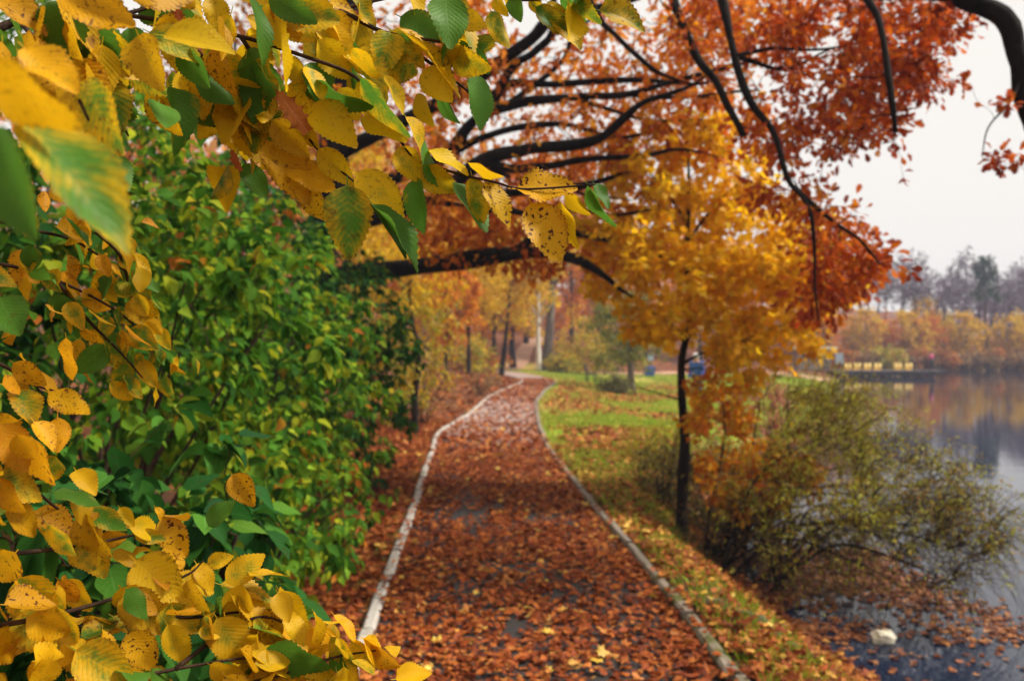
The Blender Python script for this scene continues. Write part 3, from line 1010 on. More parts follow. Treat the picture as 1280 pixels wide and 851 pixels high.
cl = [(850, 165, 70, 32, 9.6, 11, 16), (765, 325, 55, 45, 9.8, 11.4, 22), (745, 265, 40, 36, 10, 11.4, 10), (790, 215, 50, 36, 9.8, 11.2, 14), (1040, 345, 50, 45, 9, 10.2, 14), (930, 230, 60, 36, 9.4, 10.8, 14), (862, 225, 90, 50, 9.3, 11.2, 34), (795, 290, 60, 42, 9.5, 11.5, 26), (900, 295, 105, 52, 9.2, 11.2, 54), (850, 345, 95, 48, 9.2, 11.2, 44),
      (960, 365, 95, 50, 9, 11, 44), (880, 405, 80, 38, 9.2, 11, 32), (1000, 330, 60, 50, 9, 10.5, 20), (940, 430, 70, 36, 9, 10.8, 24), (815, 390, 40, 35, 9.6, 11.2, 12), (1005, 415, 40, 36, 9, 10.5, 12), (985, 280, 60, 40, 9, 10.6, 16), (915, 475, 35, 20, 9.3, 10.5, 8)]
tg = targets_px(cl, rng)
tw = grow(np.vstack(SK), np.concatenate(SR), tg, rng, .12, .02, .002, .006, .003)
wood(MP, tw, M['dark_bark'])
B, D_, N_ = twig_leaves(tw, rng, 27, .17, .55, .3, .9)
px, py = proj(B)
gap = (abs(px - 873) < 10) & (abs(py - 452) < 15)
B, D_, N_ = B[~gap], D_[~gap], N_[~gap]
crown(MP, 'maple', 'maple_leaf', B, D_, N_, rng.uniform(.07, .115, len(B)), rng)
# bare broken side shoots low on the trunk
tw = [(smooth([P(852, 500, 10.2), P(825, 492, 10.1), P(800, 484, 10.0), P(790, 472, 9.9)], 4), np.linspace(.010, .003, 13)),
      (smooth([P(856, 462, 10.2), P(872, 460, 10.1), P(890, 462, 10)], 4), np.linspace(.012, .003, 9))]
wood(MP, tw, M['dark_bark'])

# sapling with orange leaves leaning over the water
SP_ = thing('maple_sapling', 'low orange leaved sapling drooping over the water beside the black maple trunk', 'sapling', P(880, 690, 9.7))
SK, SR = [], []
for q in ([(880, 700, 9.7), (890, 620, 9.6), (905, 540, 9.5), (900, 480, 9.4)], [(882, 690, 9.7), (910, 620, 9.4), (950, 575, 9.2), (990, 575, 9.1)]):
    p, r = limb(SP_, [P(*v) for v in q], .022, .005, M['dark_bark'], 'stem', 6, 5, rng)
    SK.append(p); SR.append(r)
cl = [(900, 540, 45, 55, 9, 10, 30), (940, 595, 60, 42, 8.8, 9.8, 34), (985, 570, 38, 36, 8.8, 9.6, 16), (885, 495, 38, 36, 9, 10, 14), (930, 630, 40, 20, 8.8, 9.6, 10), (1000, 600, 30, 20, 8.7, 9.4, 7)]
tw = grow(np.vstack(SK), np.concatenate(SR), targets_px(cl, rng), rng, .12, .05, .0016, .005, .002)
wood(SP_, tw, M['dark_bark'])
B, D_, N_ = twig_leaves(tw, rng, 30, .12, .8, .3, .6)
px, py = proj(B)
gap = (abs(px - 873) < 10) & (abs(py - 452) < 15)
B, D_, N_ = B[~gap], D_[~gap], N_[~gap]
crown(SP_, 'maple', 'sapling_leaf', B, D_, N_, rng.uniform(.045, .075, len(B)), rng, 200)

# ------------------------------------------------------------------ willow scrub arching over the water
rng = np.random.default_rng(31)
WB = thing('willow_bush', 'wide arching willow bush with thin twigs and small olive leaves hanging over the lake', 'bush', P(925, 700, 9.2))
root = np.array([2.25, 9.3, -.75])
SK, SR = [], []
ends = [(985, 480, 9.8), (1050, 515, 9.4), (1120, 570, 8.9), (1205, 610, 8.4), (1245, 655, 8.0), (1235, 700, 7.6), (1190, 730, 7.4), (1130, 735, 7.4), (1060, 700, 7.9), (1000, 560, 8.6), (950, 500, 9.8), (1110, 620, 8.4), (1180, 670, 8.0), (1040, 610, 8.8), (900, 560, 10.4), (830, 590, 10.8), (1020, 660, 8.3), (1080, 650, 8.2), (1150, 690, 7.8)]
for (ex, ey, eD) in ends:
    e = P(ex, ey, eD)
    r_ = root + np.array([rng.uniform(-.25, .5), rng.uniform(-.6, .5), 0])
    m1 = r_ * .62 + e * .38 + np.array([0, 0, .38 + .1 * rng.random()])
    m2 = r_ * .25 + e * .75 + np.array([0, 0, .24])
    p, r = limb(WB, [r_, m1, m2, e], .020, .004, M['dark_bark'], 'stem', 5, 6, rng)
    SK.append(p); SR.append(r)
cl = [(1000, 505, 65, 30, 8.8, 10.4, 34), (1055, 550, 60, 34, 8.4, 10, 34), (1010, 580, 70, 50, 8.2, 9.6, 36), (1130, 610, 65, 36, 8, 9.2, 36), (1110, 650, 90, 50, 7.6, 9, 59), (1205, 655, 42, 42, 7.4, 8.4, 29),
      (1060, 680, 80, 44, 7.6, 9, 44), (1170, 705, 70, 34, 7.2, 8.2, 36), (960, 630, 60, 60, 8.4, 9.8, 34), (900, 630, 60, 50, 9.4, 10.8, 22), (835, 585, 35, 40, 10.4, 11.4, 11), (1240, 690, 16, 26, 7.4, 7.9, 7), (1000, 700, 60, 30, 7.8, 8.8, 19)]
tg = targets_px(cl, rng)
tw = grow(np.vstack(SK), np.concatenate(SR), tg, rng, .10, .06, .0012, .004, .0016)
# whips at the ends of the twigs
wh = []
for pts, r in tw:
    for q in range(7):
        st = pts[rng.integers(2, 6)]
        dv = unit(pts[-1] - pts[0]) * .6 + np.array([.55, -.2, .10]) + rng.normal(0, .33, 3)
        L_ = rng.uniform(.22, .62)
        e = st + unit(dv) * L_
        mid = (st + e) / 2 + np.array([0, 0, .18 * L_])
        wh.append((smooth([st, mid, e + np.array([0, 0, -.22 * L_])], 3), np.linspace(.003, .0012, 7)))
wood(WB, tw, M['dark_bark'], 'twig', 4)
wood(WB, wh, M['twig'], 'twig', 3)
B, D_, N_ = twig_leaves(tw, rng, 14, .06, .25, .7, .8)
B2, D2, N2 = twig_leaves(wh, rng, 13, .02, .2, .8, .8, .9)
B, D_, N_ = np.vstack([B, B2]), np.vstack([D_, D2]), np.vstack([N_, N2])
px, py = proj(B)
keep = rng.random(len(B)) < np.clip(1.05 - .8 * sstep((B[:, 1] - 6) / 1) * sstep((.35 - B[:, 2]) / .6), .2, 1) * (1 - .55 * sstep((px - 1040) / 120))
B, D_, N_ = B[keep], D_[keep], N_[keep]
crown(WB, 'narrow', 'willow_leaf', B, D_, N_, rng.uniform(.03, .06, len(B)), rng, 0)

# ------------------------------------------------------------------ shrub builder for the left side and the lawn
def shrub(name, label, cat, c, rad, base, nst, ntw, kind, mat, size, per, rng, singles=0, bark='twig', spread=.07, droop=.95, along=.3, shell=.42, group=None, upn=.9, stem_r=.014, whips=0):
    t = thing(name, label, cat, base, group)
    c, rad, base = np.array(c, float), np.array(rad, float), np.array(base, float)
    SK, SR = [], []
    for i in range(nst):
        v = unit(rng.normal(0, 1, 3))
        v[2] = abs(v[2]) * .8 + .1
        e = c + v * rad * .75
        r_ = base + np.array([rng.uniform(-.3, .3) * rad[0] * .5, rng.uniform(-.3, .3) * rad[1] * .5, -.05])
        m_ = r_ * .5 + e * .5 + np.array([0, 0, .12 * rad[2]]) + rng.normal(0, .05, 3) * rad
        p, r = limb(t, [r_, m_, e], stem_r, stem_r * .35, M[bark], 'stem', 6, 6, rng)
        SK.append(p); SR.append(r)
    v = unit(rng.normal(0, 1, (ntw, 3)))
    q = shell + (1 - shell) * rng.random((ntw, 1)) ** .6
    q *= 1 + .16 * np.sin(v[:, :1] * 5 + v[:, 1:2] * 4 + c[0]) + .10 * np.sin(v[:, 2:] * 9 + v[:, :1] * 7)
    tg = c + v * q * rad
    tg = tg[tg[:, 2] > ground_z(tg[:, 0], tg[:, 1]) + .05]
    tw = grow(np.vstack(SK), np.concatenate(SR), tg, rng, .12, .05, .0013, .0045, .002)
    wood(t, tw, M[bark], 'twig', 4)
    B, D_, N_ = twig_leaves(tw, rng, per, spread, droop, along, upn, .75)
    out = unit(B - c)
    D_ = unit(D_ + out * .35)
    N_ = unit(N_ + out * .7)
    ok = B[:, 2] > ground_z(B[:, 0], B[:, 1]) + .03
    B, D_, N_ = B[ok], D_[ok], N_[ok]
    crown(t, kind, mat, B, D_, N_, rng.uniform(.5, 1.3, len(B)) * size, rng, singles)
    return t

rng = np.random.default_rng(41)
G_ = 'green lilac shrubs along the left of the path'
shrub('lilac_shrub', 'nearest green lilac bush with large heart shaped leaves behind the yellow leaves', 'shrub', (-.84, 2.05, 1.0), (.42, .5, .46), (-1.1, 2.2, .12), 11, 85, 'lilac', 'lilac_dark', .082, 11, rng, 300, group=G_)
shrub('lilac_shrub', 'tall light green lilac bush filling the middle of the shrub row', 'shrub', (-1.95, 4.3, 1.35), (1.15, 1.3, 1.5), (-2.0, 4.4, .25), 16, 520, 'lilac', 'lilac_leaf', .066, 15, rng, 300, group=G_)
shrub('lilac_shrub', 'broad green lilac bush with some yellow leaves beside the leaf strewn verge', 'shrub', (-2.05, 6.9, 1.35), (1.15, 1.4, 1.55), (-2.2, 7, .25), 16, 560, 'lilac', 'lilac_leaf', .07, 15, rng, 300, group=G_)
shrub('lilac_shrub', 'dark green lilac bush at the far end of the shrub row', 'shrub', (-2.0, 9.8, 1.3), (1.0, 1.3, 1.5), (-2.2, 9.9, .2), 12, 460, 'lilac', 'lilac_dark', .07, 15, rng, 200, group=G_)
shrub('lilac_shrub', 'tall green lilac bush standing behind the front row on the slope', 'shrub', (-3.3, 6.3, 2.3), (1.4, 2.0, 1.8), (-3.5, 6.3, .6), 12, 560, 'lilac', 'lilac_leaf', .076, 14, rng, 150, group=G_)
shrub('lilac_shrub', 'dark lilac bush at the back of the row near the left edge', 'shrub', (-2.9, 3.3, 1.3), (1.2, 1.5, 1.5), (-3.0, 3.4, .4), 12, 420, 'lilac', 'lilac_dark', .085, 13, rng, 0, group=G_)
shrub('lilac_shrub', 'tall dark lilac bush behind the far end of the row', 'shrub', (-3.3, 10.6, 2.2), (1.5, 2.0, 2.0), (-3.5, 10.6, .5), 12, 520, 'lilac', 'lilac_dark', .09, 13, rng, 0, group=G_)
shrub('lilac_shrub', 'low yellow green lilac shoots hanging beside the fallen leaves', 'shrub', (-1.35, 5.7, .55), (.45, .7, .5), (-1.55, 5.7, .1), 6, 90, 'lilac', 'lilac_leaf', .06, 9, rng, 100, group=G_)
shrub('hazel_shrub', 'tall yellow green shrub beyond the lilacs on the left of the path', 'shrub', (-2.15, 17.5, 1.75), (1.15, 1.6, 1.45), (-2.3, 17.5, .15), 9, 300, 'small', 'yg_leaf', .075, 13, rng, 0, 'dark_bark', .14)
shrub('hazel_shrub', 'yellow leaved shrub leaning out above the last lilac', 'shrub', (-2.15, 13.6, 1.9), (.85, 1.2, 1.0), (-2.4, 13.8, .2), 8, 170, 'small', 'yg_leaf', .07, 11, rng, 0, 'dark_bark', .13)
shrub('brush', 'brown half bare brush at the foot of the yellow green shrub', 'shrub', (-1.75, 19, .75), (.8, 1.3, .75), (-1.9, 19, .05), 12, 260, 'small', 'brown_leaf', .05, 6, rng, 0, 'twig', .10, .3)
shrub('brush', 'dark brown low bush on the left where the path bends', 'shrub', (-.98, 30.5, .45), (.65, .9, .5), (-1.1, 30.5, 0), 8, 90, 'small', 'brown_leaf', .07, 9, rng, 0, 'dark_bark', .10)
# little dark trunk under the shrub
ST = thing('young_tree', 'slim dark trunk standing in the fallen leaves beside the last lilac', 'tree', P(519, 540, 16.6))
tp, tr = limb(ST, [(-1.77, 16.6, -.05), (-1.78, 16.6, .6), (-1.72, 16.5, 1.4), (-1.85, 16.5, 2.6), (-1.8, 16.4, 3.6)], .085, .02, M['dark_bark'], 'trunk', 8, 5, rng)
tg = np.array([-1.85, 16.4, 3.2]) + unit(rng.normal(0, 1, (90, 3))) * rng.random((90, 1)) ** .5 * np.array([1.2, 1.2, 1.0])
tw = grow(tp, tr, tg, rng, .12, .02, .002, .006)
wood(ST, tw, M['dark_bark'])
B, D_, N_ = twig_leaves(tw, rng, 14, .15)
crown(ST, 'small', 'bg_yellow', B, D_, N_, rng.uniform(.06, .10, len(B)), rng, 0)

shrub('brush', 'low brown thicket at the foot of the black maple trunk', 'shrub', (2.5, 11.5, -.1), (.85, .8, .62), (2.3, 11.6, -.5), 14, 520, 'narrow', 'brown_leaf', .075, 8, rng, 0, 'dark_bark', .08, .2)
shrub('brush', 'dark bare tangle of brush on the bank under the orange sapling', 'shrub', (2.85, 9.5, -.22), (1.05, .9, .62), (2.3, 9.8, -.5), 20, 700, 'narrow', 'brown_leaf', .05, 6, rng, 0, 'dark_bark', .06, .2)
shrub('brush', 'dark leafless scrub on the bank just left of the black maple trunk', 'shrub', (1.85, 11.2, .02), (.5, .55, .5), (1.85, 11.2, -.3), 12, 300, 'narrow', 'bush_dark', .07, 7, rng, 0, 'dark_bark', .06, .2)
shrub('brush', 'black shadowed scrub between the maple trunk and the willow bush', 'shrub', (2.45, 10.0, -.35), (.75, .6, .45), (2.3, 10.0, -.6), 14, 380, 'narrow', 'bush_dark', .07, 8, rng, 0, 'dark_bark', .06, .2)
# shrubs out on the lawn and the shore
shrub('pink_shrub', 'pinkish red shrub on the shore behind the orange sapling', 'shrub', P(955, 510, 22), (1.0, 1.0, .85), P(955, 545, 22), 7, 130, 'small', 'pink_leaf', .08, 12, rng, 0, 'dark_bark', .16)
shrub('round_bush', 'dark rounded bush standing alone on the lawn', 'bush', (3.9, 34.5, .12), (.72, .7, .5), (3.9, 34.5, -.25), 8, 220, 'small', 'bush_dark', .08, 12, rng, 0, 'dark_bark', .12)
shrub('brush', 'low green and brown scrub at the lawn edge left of the maple trunk', 'shrub', P(822, 560, 13.3), (.55, .6, .42), P(822, 600, 13.3), 9, 150, 'narrow', 'willow_leaf', .09, 9, rng, 0, 'twig', .08, .1)

# ------------------------------------------------------------------ trees in the park behind
def park_tree(name, label, x, y, h, tr_, cr, mat, rng, ntw=150, per=26, bark='dark_bark', size=.24, lean=0.0, low=.35, bend=0.0, kind='clump', group=None, wide=1.0):
    z0 = float(ground_z(x, y))
    t = thing(name, label, 'tree', (x, y, z0), group)
    tp, trr = limb(t, [(x, y, z0 - .2), (x + lean * .3 + bend, y, z0 + h * .25), (x + lean * .6, y, z0 + h * .55), (x + lean, y, z0 + h * .92)], tr_, tr_ * .18, M[bark], 'trunk', 8, 5, rng, .8)
    SK, SR = [tp], [trr]
    c = np.array([x + lean * .7, y, z0 + h * (low + (1 - low) * .5)])
    rad = np.array([cr * wide, cr, h * (1 - low) * .52])
    for i in range(5):
        k = rng.integers(len(tp) // 3, len(tp) - 3)
        a_ = rng.uniform(0, 6.28)
        e = tp[k] + np.array([math.cos(a_) * cr * .7, math.sin(a_) * cr * .7, h * .16])
        p, r = limb(t, [tp[k], (tp[k] + e) / 2 + np.array([0, 0, h * .03]), e], trr[k] * .5, .02, M[bark], 'limb', 5, 4, rng)
        SK.append(p); SR.append(r)
    v = unit(rng.normal(0, 1, (ntw, 3)))
    q = .35 + .65 * rng.random((ntw, 1)) ** .5
    q *= 1 + .2 * np.sin(v[:, :1] * 4.3 + v[:, 1:2] * 3 + x) + .12 * np.sin(v[:, 2:] * 8 + y)
    tw = grow(np.vstack(SK), np.concatenate(SR), c + v * q * rad, rng, .12, .02, .008, .008, .012)
    wood(t, tw, M[bark], 'twig', 3)
    B, D_, N_ = twig_leaves(tw, rng, per, cr * .17, .4, .3, .8)
    crown(t, kind, mat, B, D_, N_, rng.uniform(.7, 1.25, len(B)) * size, rng, 0)
    return t
rng = np.random.default_rng(51)
PT = [
 ('birch_tree', 'pale straight birch trunk at the end of the path', 1.72, 59, 11, .21, 2.2, 'bg_yellow', dict(bark='birch', low=.5)),
 ('lime_tree', 'thick grey trunk leaning right behind the pale birch', 2.3, 61, 15, .42, 3.2, 'bg_orange', dict(bark='grey_bark', lean=1.0, low=.5)),
 ('beech_tree', 'dark bent trunk under yellow leaves left of the dirt trail', .1, 63, 10, .27, 3.0, 'bg_yellow', dict(bend=-.25, low=.22, lean=.5)),
 ('beech_tree', 'slender dark tree with orange crown on the left hillside', -1.15, 58, 8.5, .18, 2.4, 'bg_orange', dict(low=.2)),
 ('beech_tree', 'thin dark trunk with rusty crown deep on the left slope', -2.1, 66, 12, .22, 3.2, 'bg_rust', dict(low=.35)),
 ('maple_tree', 'small bright yellow tree hanging over the bend of the path', -1.9, 40, 7.5, .13, 2.0, 'bg_yellow', dict(low=.3, size=.17)),
 ('maple_tree', 'orange maple behind the yellow green shrub on the left', -3.6, 30, 7, .14, 2.0, 'bg_orange', dict(low=.25, size=.16)),
 ('maple_tree', 'golden tree rising above the brush on the left slope', -4.4, 24, 7.5, .14, 2.1, 'bg_yellow', dict(low=.25, size=.15)),
 ('beech_tree', 'russet tree on the slope behind the old oak', -5.5, 18, 8, .16, 2.4, 'bg_rust', dict(low=.2, size=.15)),
 ('beech_tree', 'copper coloured tree just right of the leaning grey trunk', 4.6, 70, 12, .24, 3.4, 'bg_orange', dict(low=.25)),
 ('beech_tree', 'tall rust brown tree behind the bench', 7.0, 74, 13, .26, 3.6, 'bg_rust', dict(low=.2)),
 ('alder_tree', 'olive green tree with a grey trunk behind the round bush', 5.1, 39, 4.4, .22, 1.75, 'bg_olive', dict(bark='grey_bark', low=.22, size=.14)),
 ('beech_tree', 'wide orange tree beyond the sandy track', 11.5, 78, 12, .25, 4.0, 'bg_orange', dict(low=.15)),
 ('beech_tree', 'yellow tree behind the person in blue', 16.5, 80, 11, .24, 4.0, 'bg_yellow', dict(low=.15)),
 ('beech_tree', 'dull rust tree near the kiosk by the shore', 22.5, 82, 11, .24, 4.0, 'bg_rust', dict(low=.15)),
 ('beech_tree', 'amber tree in the wood between birch and dirt trail', 1.2, 78, 14, .25, 3.6, 'bg_orange', dict(low=.3)),
 ('beech_tree', 'tall golden tree high on the left hillside', -4.5, 76, 14, .28, 4.0, 'bg_yellow', dict(low=.25)),
 ('beech_tree', 'dark copper tree at the top of the left hillside', -9, 70, 14, .28, 4.2, 'bg_rust', dict(low=.2)),
 ('beech_tree', 'orange tree on the left hill behind the golden tree', -8.5, 50, 11, .22, 3.4, 'bg_orange', dict(low=.2)),
 ('maple_tree', 'bright yellow maple arching low over the far bend of the path', -.6, 47, 8.5, .16, 2.6, 'bg_yellow', dict(low=.30, lean=.9, size=.18)),
 ('maple_tree', 'orange red maple sapling behind the brown brush', -2.6, 36, 4.6, .10, 1.2, 'bg_orange', dict(low=.2, size=.15)),
 ('beech_tree', 'pale yellow tree between the rust tree and the wide orange tree', 8.8, 88, 15, .26, 4.2, 'bg_yellow', dict(low=.2)),
]
for nm, lab, x, y, h, r_, cr, mt, kw in PT:
    park_tree(nm, lab, x, y, h, r_, cr, mt, rng, **kw)
for lab, cpx, rx, rz_, mt in (('small green bush at the foot of the leaning grey trunk', P(702, 455, 58), 1.1, .7, 'yg_leaf'), ('yellow orange bush right of the birch', P(716, 428, 62), 2.2, 2.2, 'bg_yellow'),
                        ('yellow green bush between the orange bush and the bench', P(740, 442, 60), 1.9, 1.7, 'yg_leaf'), ('brown bush behind the lawn right of the bench', P(775, 440, 62), 2.4, 2.0, 'brown_leaf'),
                        ('rust red undergrowth at the far left edge of the lawn', P(600, 455, 50), 1.6, 1.1, 'bg_rust'), ('green bush on the slope left of the bend', P(580, 452, 42), 1.7, 1.5, 'yg_leaf')):
    shrub('bush', lab, 'bush', cpx, (rx, rx, rz_), (cpx[0], cpx[1], float(ground_z(cpx[0], cpx[1]))), 6, 90, 'clump', mt, .20, 14, rng, 0, 'dark_bark', .35, .4)

SHADE_BEECH = park_tree('beech_tree', 'unseen added beech on the left slope whose crown above the picture shades the lilacs', -5.2, 3.2, 10.5, .3, 4.0, 'bg_yellow', rng, 420, 34, size=.15, low=.5, wide=1.1)  # unseen tree, added so its crown darkens the left side
# ------------------------------------------------------------------ far forest across the lake
rng = np.random.default_rng(61)
def far_protos():
    out = {}
    for nm, mt, bark, h, cr, low, ntw, per, size in (('bare_tree', 'far_bare', 'far_bark', 13, 1.9, .45, 150, 9, .24), ('yellow_tree', 'bg_yellow', 'far_bark', 7.5, 2.6, .12, 110, 16, .34),
                                         ('orange_tree', 'bg_orange', 'far_bark', 8, 2.7, .12, 110, 16, .34), ('rust_tree', 'bg_rust', 'far_bark', 10, 2.4, .2, 110, 16, .34)):
        out[nm] = (mt, bark, h, cr, low, ntw, per, size)
    return out
PR = far_protos()
proto = {}
lab_far = {'bare_tree': 'tall bare grey tree', 'yellow_tree': 'yellow tree', 'orange_tree': 'orange tree', 'rust_tree': 'rust brown tree'}
def where(px):
    if px < 1058: return 'above the kiosk and notice board'
    if px < 1123: return 'above the left four yellow boats'
    if px < 1160: return 'above the right two yellow boats'
    if px < 1208: return 'just right of the landing stage'
    if px < 1252: return 'around the dark pine'
    return 'at the right edge of the lake'
def far_tree(kind, x, y, s, rz, row='front row'):
    mt, bark, h, cr, low, ntw, per, size = PR[kind]
    z0 = float(ground_z(x, y))
    if kind not in proto:
        t = park_tree(kind, lab_far[kind], x, y, h, .2, cr, mt, rng, ntw, per, bark, size, low=low, group='trees of the far wood')
        proto[kind] = t
    else:
        t = copy_tree(proto[kind])
        t.location = (x, y, z0)
    t['label'] = lab_far[kind] + ', ' + row + ', ' + where(640 + x / y * F)
    t.rotation_euler.z = rz
    t.scale = (s * rng.uniform(.85, 1.1), s * rng.uniform(.85, 1.1), s)
    return t
for i in range(15):
    px = 1000 + i * 21 + rng.uniform(-7, 7)
    y = rng.uniform(92, 96)
    far_tree(('yellow_tree', 'yellow_tree', 'orange_tree', 'yellow_tree')[rng.integers(4)], (px - 640) / F * y, y, rng.uniform(.5, .75), rng.uniform(0, 6.28))
for i in range(18):
    px = 985 + i * 18 + rng.uniform(-8, 8)
    y = rng.uniform(98, 112)
    far_tree(('bare_tree', 'bare_tree', 'bare_tree', 'bare_tree', 'yellow_tree')[rng.integers(5)], (px - 640) / F * y, y, rng.uniform(.75, 1.0), rng.uniform(0, 6.28), 'second row')
for i in range(16):
    px = 975 + i * 21 + rng.uniform(-8, 8)
    y = rng.uniform(114, 126)
    far_tree('bare_tree', (px - 640) / F * y, y, rng.uniform(.75, 1.0), rng.uniform(0, 6.28), 'back row')
for i in range(17):
    px = 1010 + i * 18 + rng.uniform(-6, 6)
    x_ = (px - 640) / F * 89
    y = float(np.interp(x_ + 2, [29, 36, 60], [76, 86.5, 89.5])) + rng.uniform(.5, 1.1)
    if i == 0:
        ub = shrub('bush', '', 'bush', (x_, y, .25), (1.6, 1.1, 1.25), (x_, y, -.6), 6, 80, 'clump', 'bg_rust', .26, 14, rng, 0, 'far_bark', .35, .4)
        ubs = [ub, shrub('bush', '', 'bush', (x_ + 2, y, .1), (1.5, 1.1, 1.1), (x_ + 2, y, -.6), 6, 80, 'clump', 'brown_leaf', .26, 12, rng, 0, 'far_bark', .35, .4),
               shrub('bush', '', 'bush', (x_ + 4, y, .3), (1.7, 1.1, 1.3), (x_ + 4, y, -.6), 6, 80, 'clump', 'yg_leaf', .26, 14, rng, 0, 'far_bark', .35, .4)]
        for q, o in enumerate(ubs):
            tag(o, ('rust', 'brown', 'olive yellow')[q] + ' bush below the far wood, ' + where(1010 + q * 25), 'bush', 'undergrowth along the far shore')
        continue
    k_ = int(rng.integers(3))
    c = copy_tree(ubs[k_])
    c.location = (x_ + 2, y, -.75)
    c.rotation_euler.z = rng.uniform(0, 6)
    c['label'] = ('rust', 'brown', 'olive yellow')[k_] + ' bush below the far wood, ' + where(px + 25)
# scots pine standing above them
x, y = (1231 - 640) / F * 97, 97
z0 = float(ground_z(x, y))
PN = thing('pine_tree', 'dark pine rising above the bare trees on the far shore', 'tree', (x, y, z0))
tp, tr = limb(PN, [(x, y, z0 - .3), (x + .1, y, z0 + 5), (x, y, z0 + 11.3)], .2, .05, M['far_bark'], 'trunk', 7, 6, rng)
tg = np.array([(x + rng.uniform(-1, 1) * (1.5 - 1.0 * u), y + rng.uniform(-1, 1) * (1.5 - 1.0 * u), z0 + 6.8 + 4.4 * u) for u in rng.random(75)])
tw = grow(tp, tr, tg, rng, .06, -.03, .01, .01)
wood(PN, tw, M['far_bark'], 'twig', 3)
B, D_, N_ = twig_leaves(tw, rng, 16, .3, .0, .6)
crown(PN, 'narrow', 'pine', B, D_, N_, rng.uniform(.35, .6, len(B)), rng, 0)
# the wood out of sight to the right and behind reads as one mass
ac = Acc()
n = 9000
xx, yy2 = rng.uniform(58, 170, n), rng.uniform(96, 135, n)
keep = yy2 > np.interp(xx, [58, 90, 170], [97, 112, 125])
xx, yy2 = xx[keep], yy2[keep]
zz = ground_z(xx, yy2) + rng.random(len(xx)) ** .8 * 8
scatter(ac, SH['clump'], np.column_stack([xx, yy2, zz]), unit(rng.normal(0, 1, (len(xx), 3))), unit(rng.normal(0, 1, (len(xx), 3))), rng.uniform(.7, 1.4, len(xx)), rng)
o = ac.build('woods', M['far_bare'], rnd=True)
tag(o, 'mass of autumn woodland along the far shore', kind='stuff')
ac = Acc()
n = 12000
aa = rng.uniform(0, 1, n)
xx = -70 + aa * 110
yy2 = rng.uniform(86, 120, n) + np.maximum(0, xx - 25) * .9
zz = ground_z(xx, yy2) + rng.random(n) ** .8 * 11
scatter(ac, SH['clump'], np.column_stack([xx, yy2, zz]), unit(rng.normal(0, 1, (n, 3))), unit(rng.normal(0, 1, (n, 3))), rng.uniform(.5, 1.2, n), rng)
o = ac.build('woods', M['bg_orange'], rnd=True)
tag(o, 'mass of orange woodland on the hill behind the lawn', kind='stuff')

# ------------------------------------------------------------------ landing stage, boats, people, bench, kiosk
M['dock_wood'] = plain('dock_wood', (.16, .13, .13), .8, .3, 3)
M['dock_dark'] = plain('dock_dark', (.05, .04, .045), .8, .3, 3)
M['boat_yellow'] = plain('boat_yellow', (.75, .52, .12), .4, .1, 3)
M['boat_hull'] = plain('boat_hull', (.70, .62, .42), .4, .1, 3)
M['skin'] = plain('skin', (.45, .26, .18), .5, .1)
M['blue_cloth'] = plain('blue_cloth', (.03, .10, .38), .8, .2)
M['white_cloth'] = plain('white_cloth', (.75, .75, .75), .8, .1)
M['pink_cloth'] = plain('pink_cloth', (.50, .05, .16), .8, .15)
M['dark_cloth'] = plain('dark_cloth', (.03, .03, .045), .8, .2)
M['bench_wood'] = plain('bench_wood', (.06, .045, .035), .7, .3)
M['kiosk_wall'] = plain('kiosk_wall', (.34, .27, .20), .8, .15, 2)
M['kiosk_roof'] = plain('kiosk_roof', (.42, .38, .24), .8, .2, 2)
M['pale_blue'] = plain('pale_blue', (.40, .52, .66), .6, .1)
M['glass'] = plain('dark_glass', (.03, .035, .04), .15, .1)
DY = 69.0
def X(px, D=DY): return (px - 640) / F * D
dock = thing('landing_stage', 'long low wooden landing stage with yellow boats along it', 'dock', (X(1100), DY, -.7))
w0, w1 = X(1038), X(1161)
nb = 40
for i in range(nb):
    a = Acc()
    xw = (w1 - w0) / nb
    a.box((w0 + xw * (i + .5), DY, -.24 + rng.normal(0, .006)), (xw - .02, 2.0, .05))
    a.build('plank', M['dock_wood'], dock, False)
for sgn in (-1, 1):
    a = Acc()
    a.box(((w0 + w1) / 2, DY + sgn * .92, -.42), (w1 - w0, .12, .30))
    a.build('beam', M['dock_dark'], dock, False)
for i in range(8):
    for sgn in (-1, 1):
        a = Acc()
        xx = w0 + .2 + (w1 - w0 - .4) * i / 7
        a.tube([(xx, DY + sgn * .84, -2.2), (xx, DY + sgn * .84, -.28)], .09, 8)
        a.build('post', M['dock_dark'], dock, False)
ords = ['leftmost', 'second', 'third', 'fourth', 'fifth', 'rightmost']
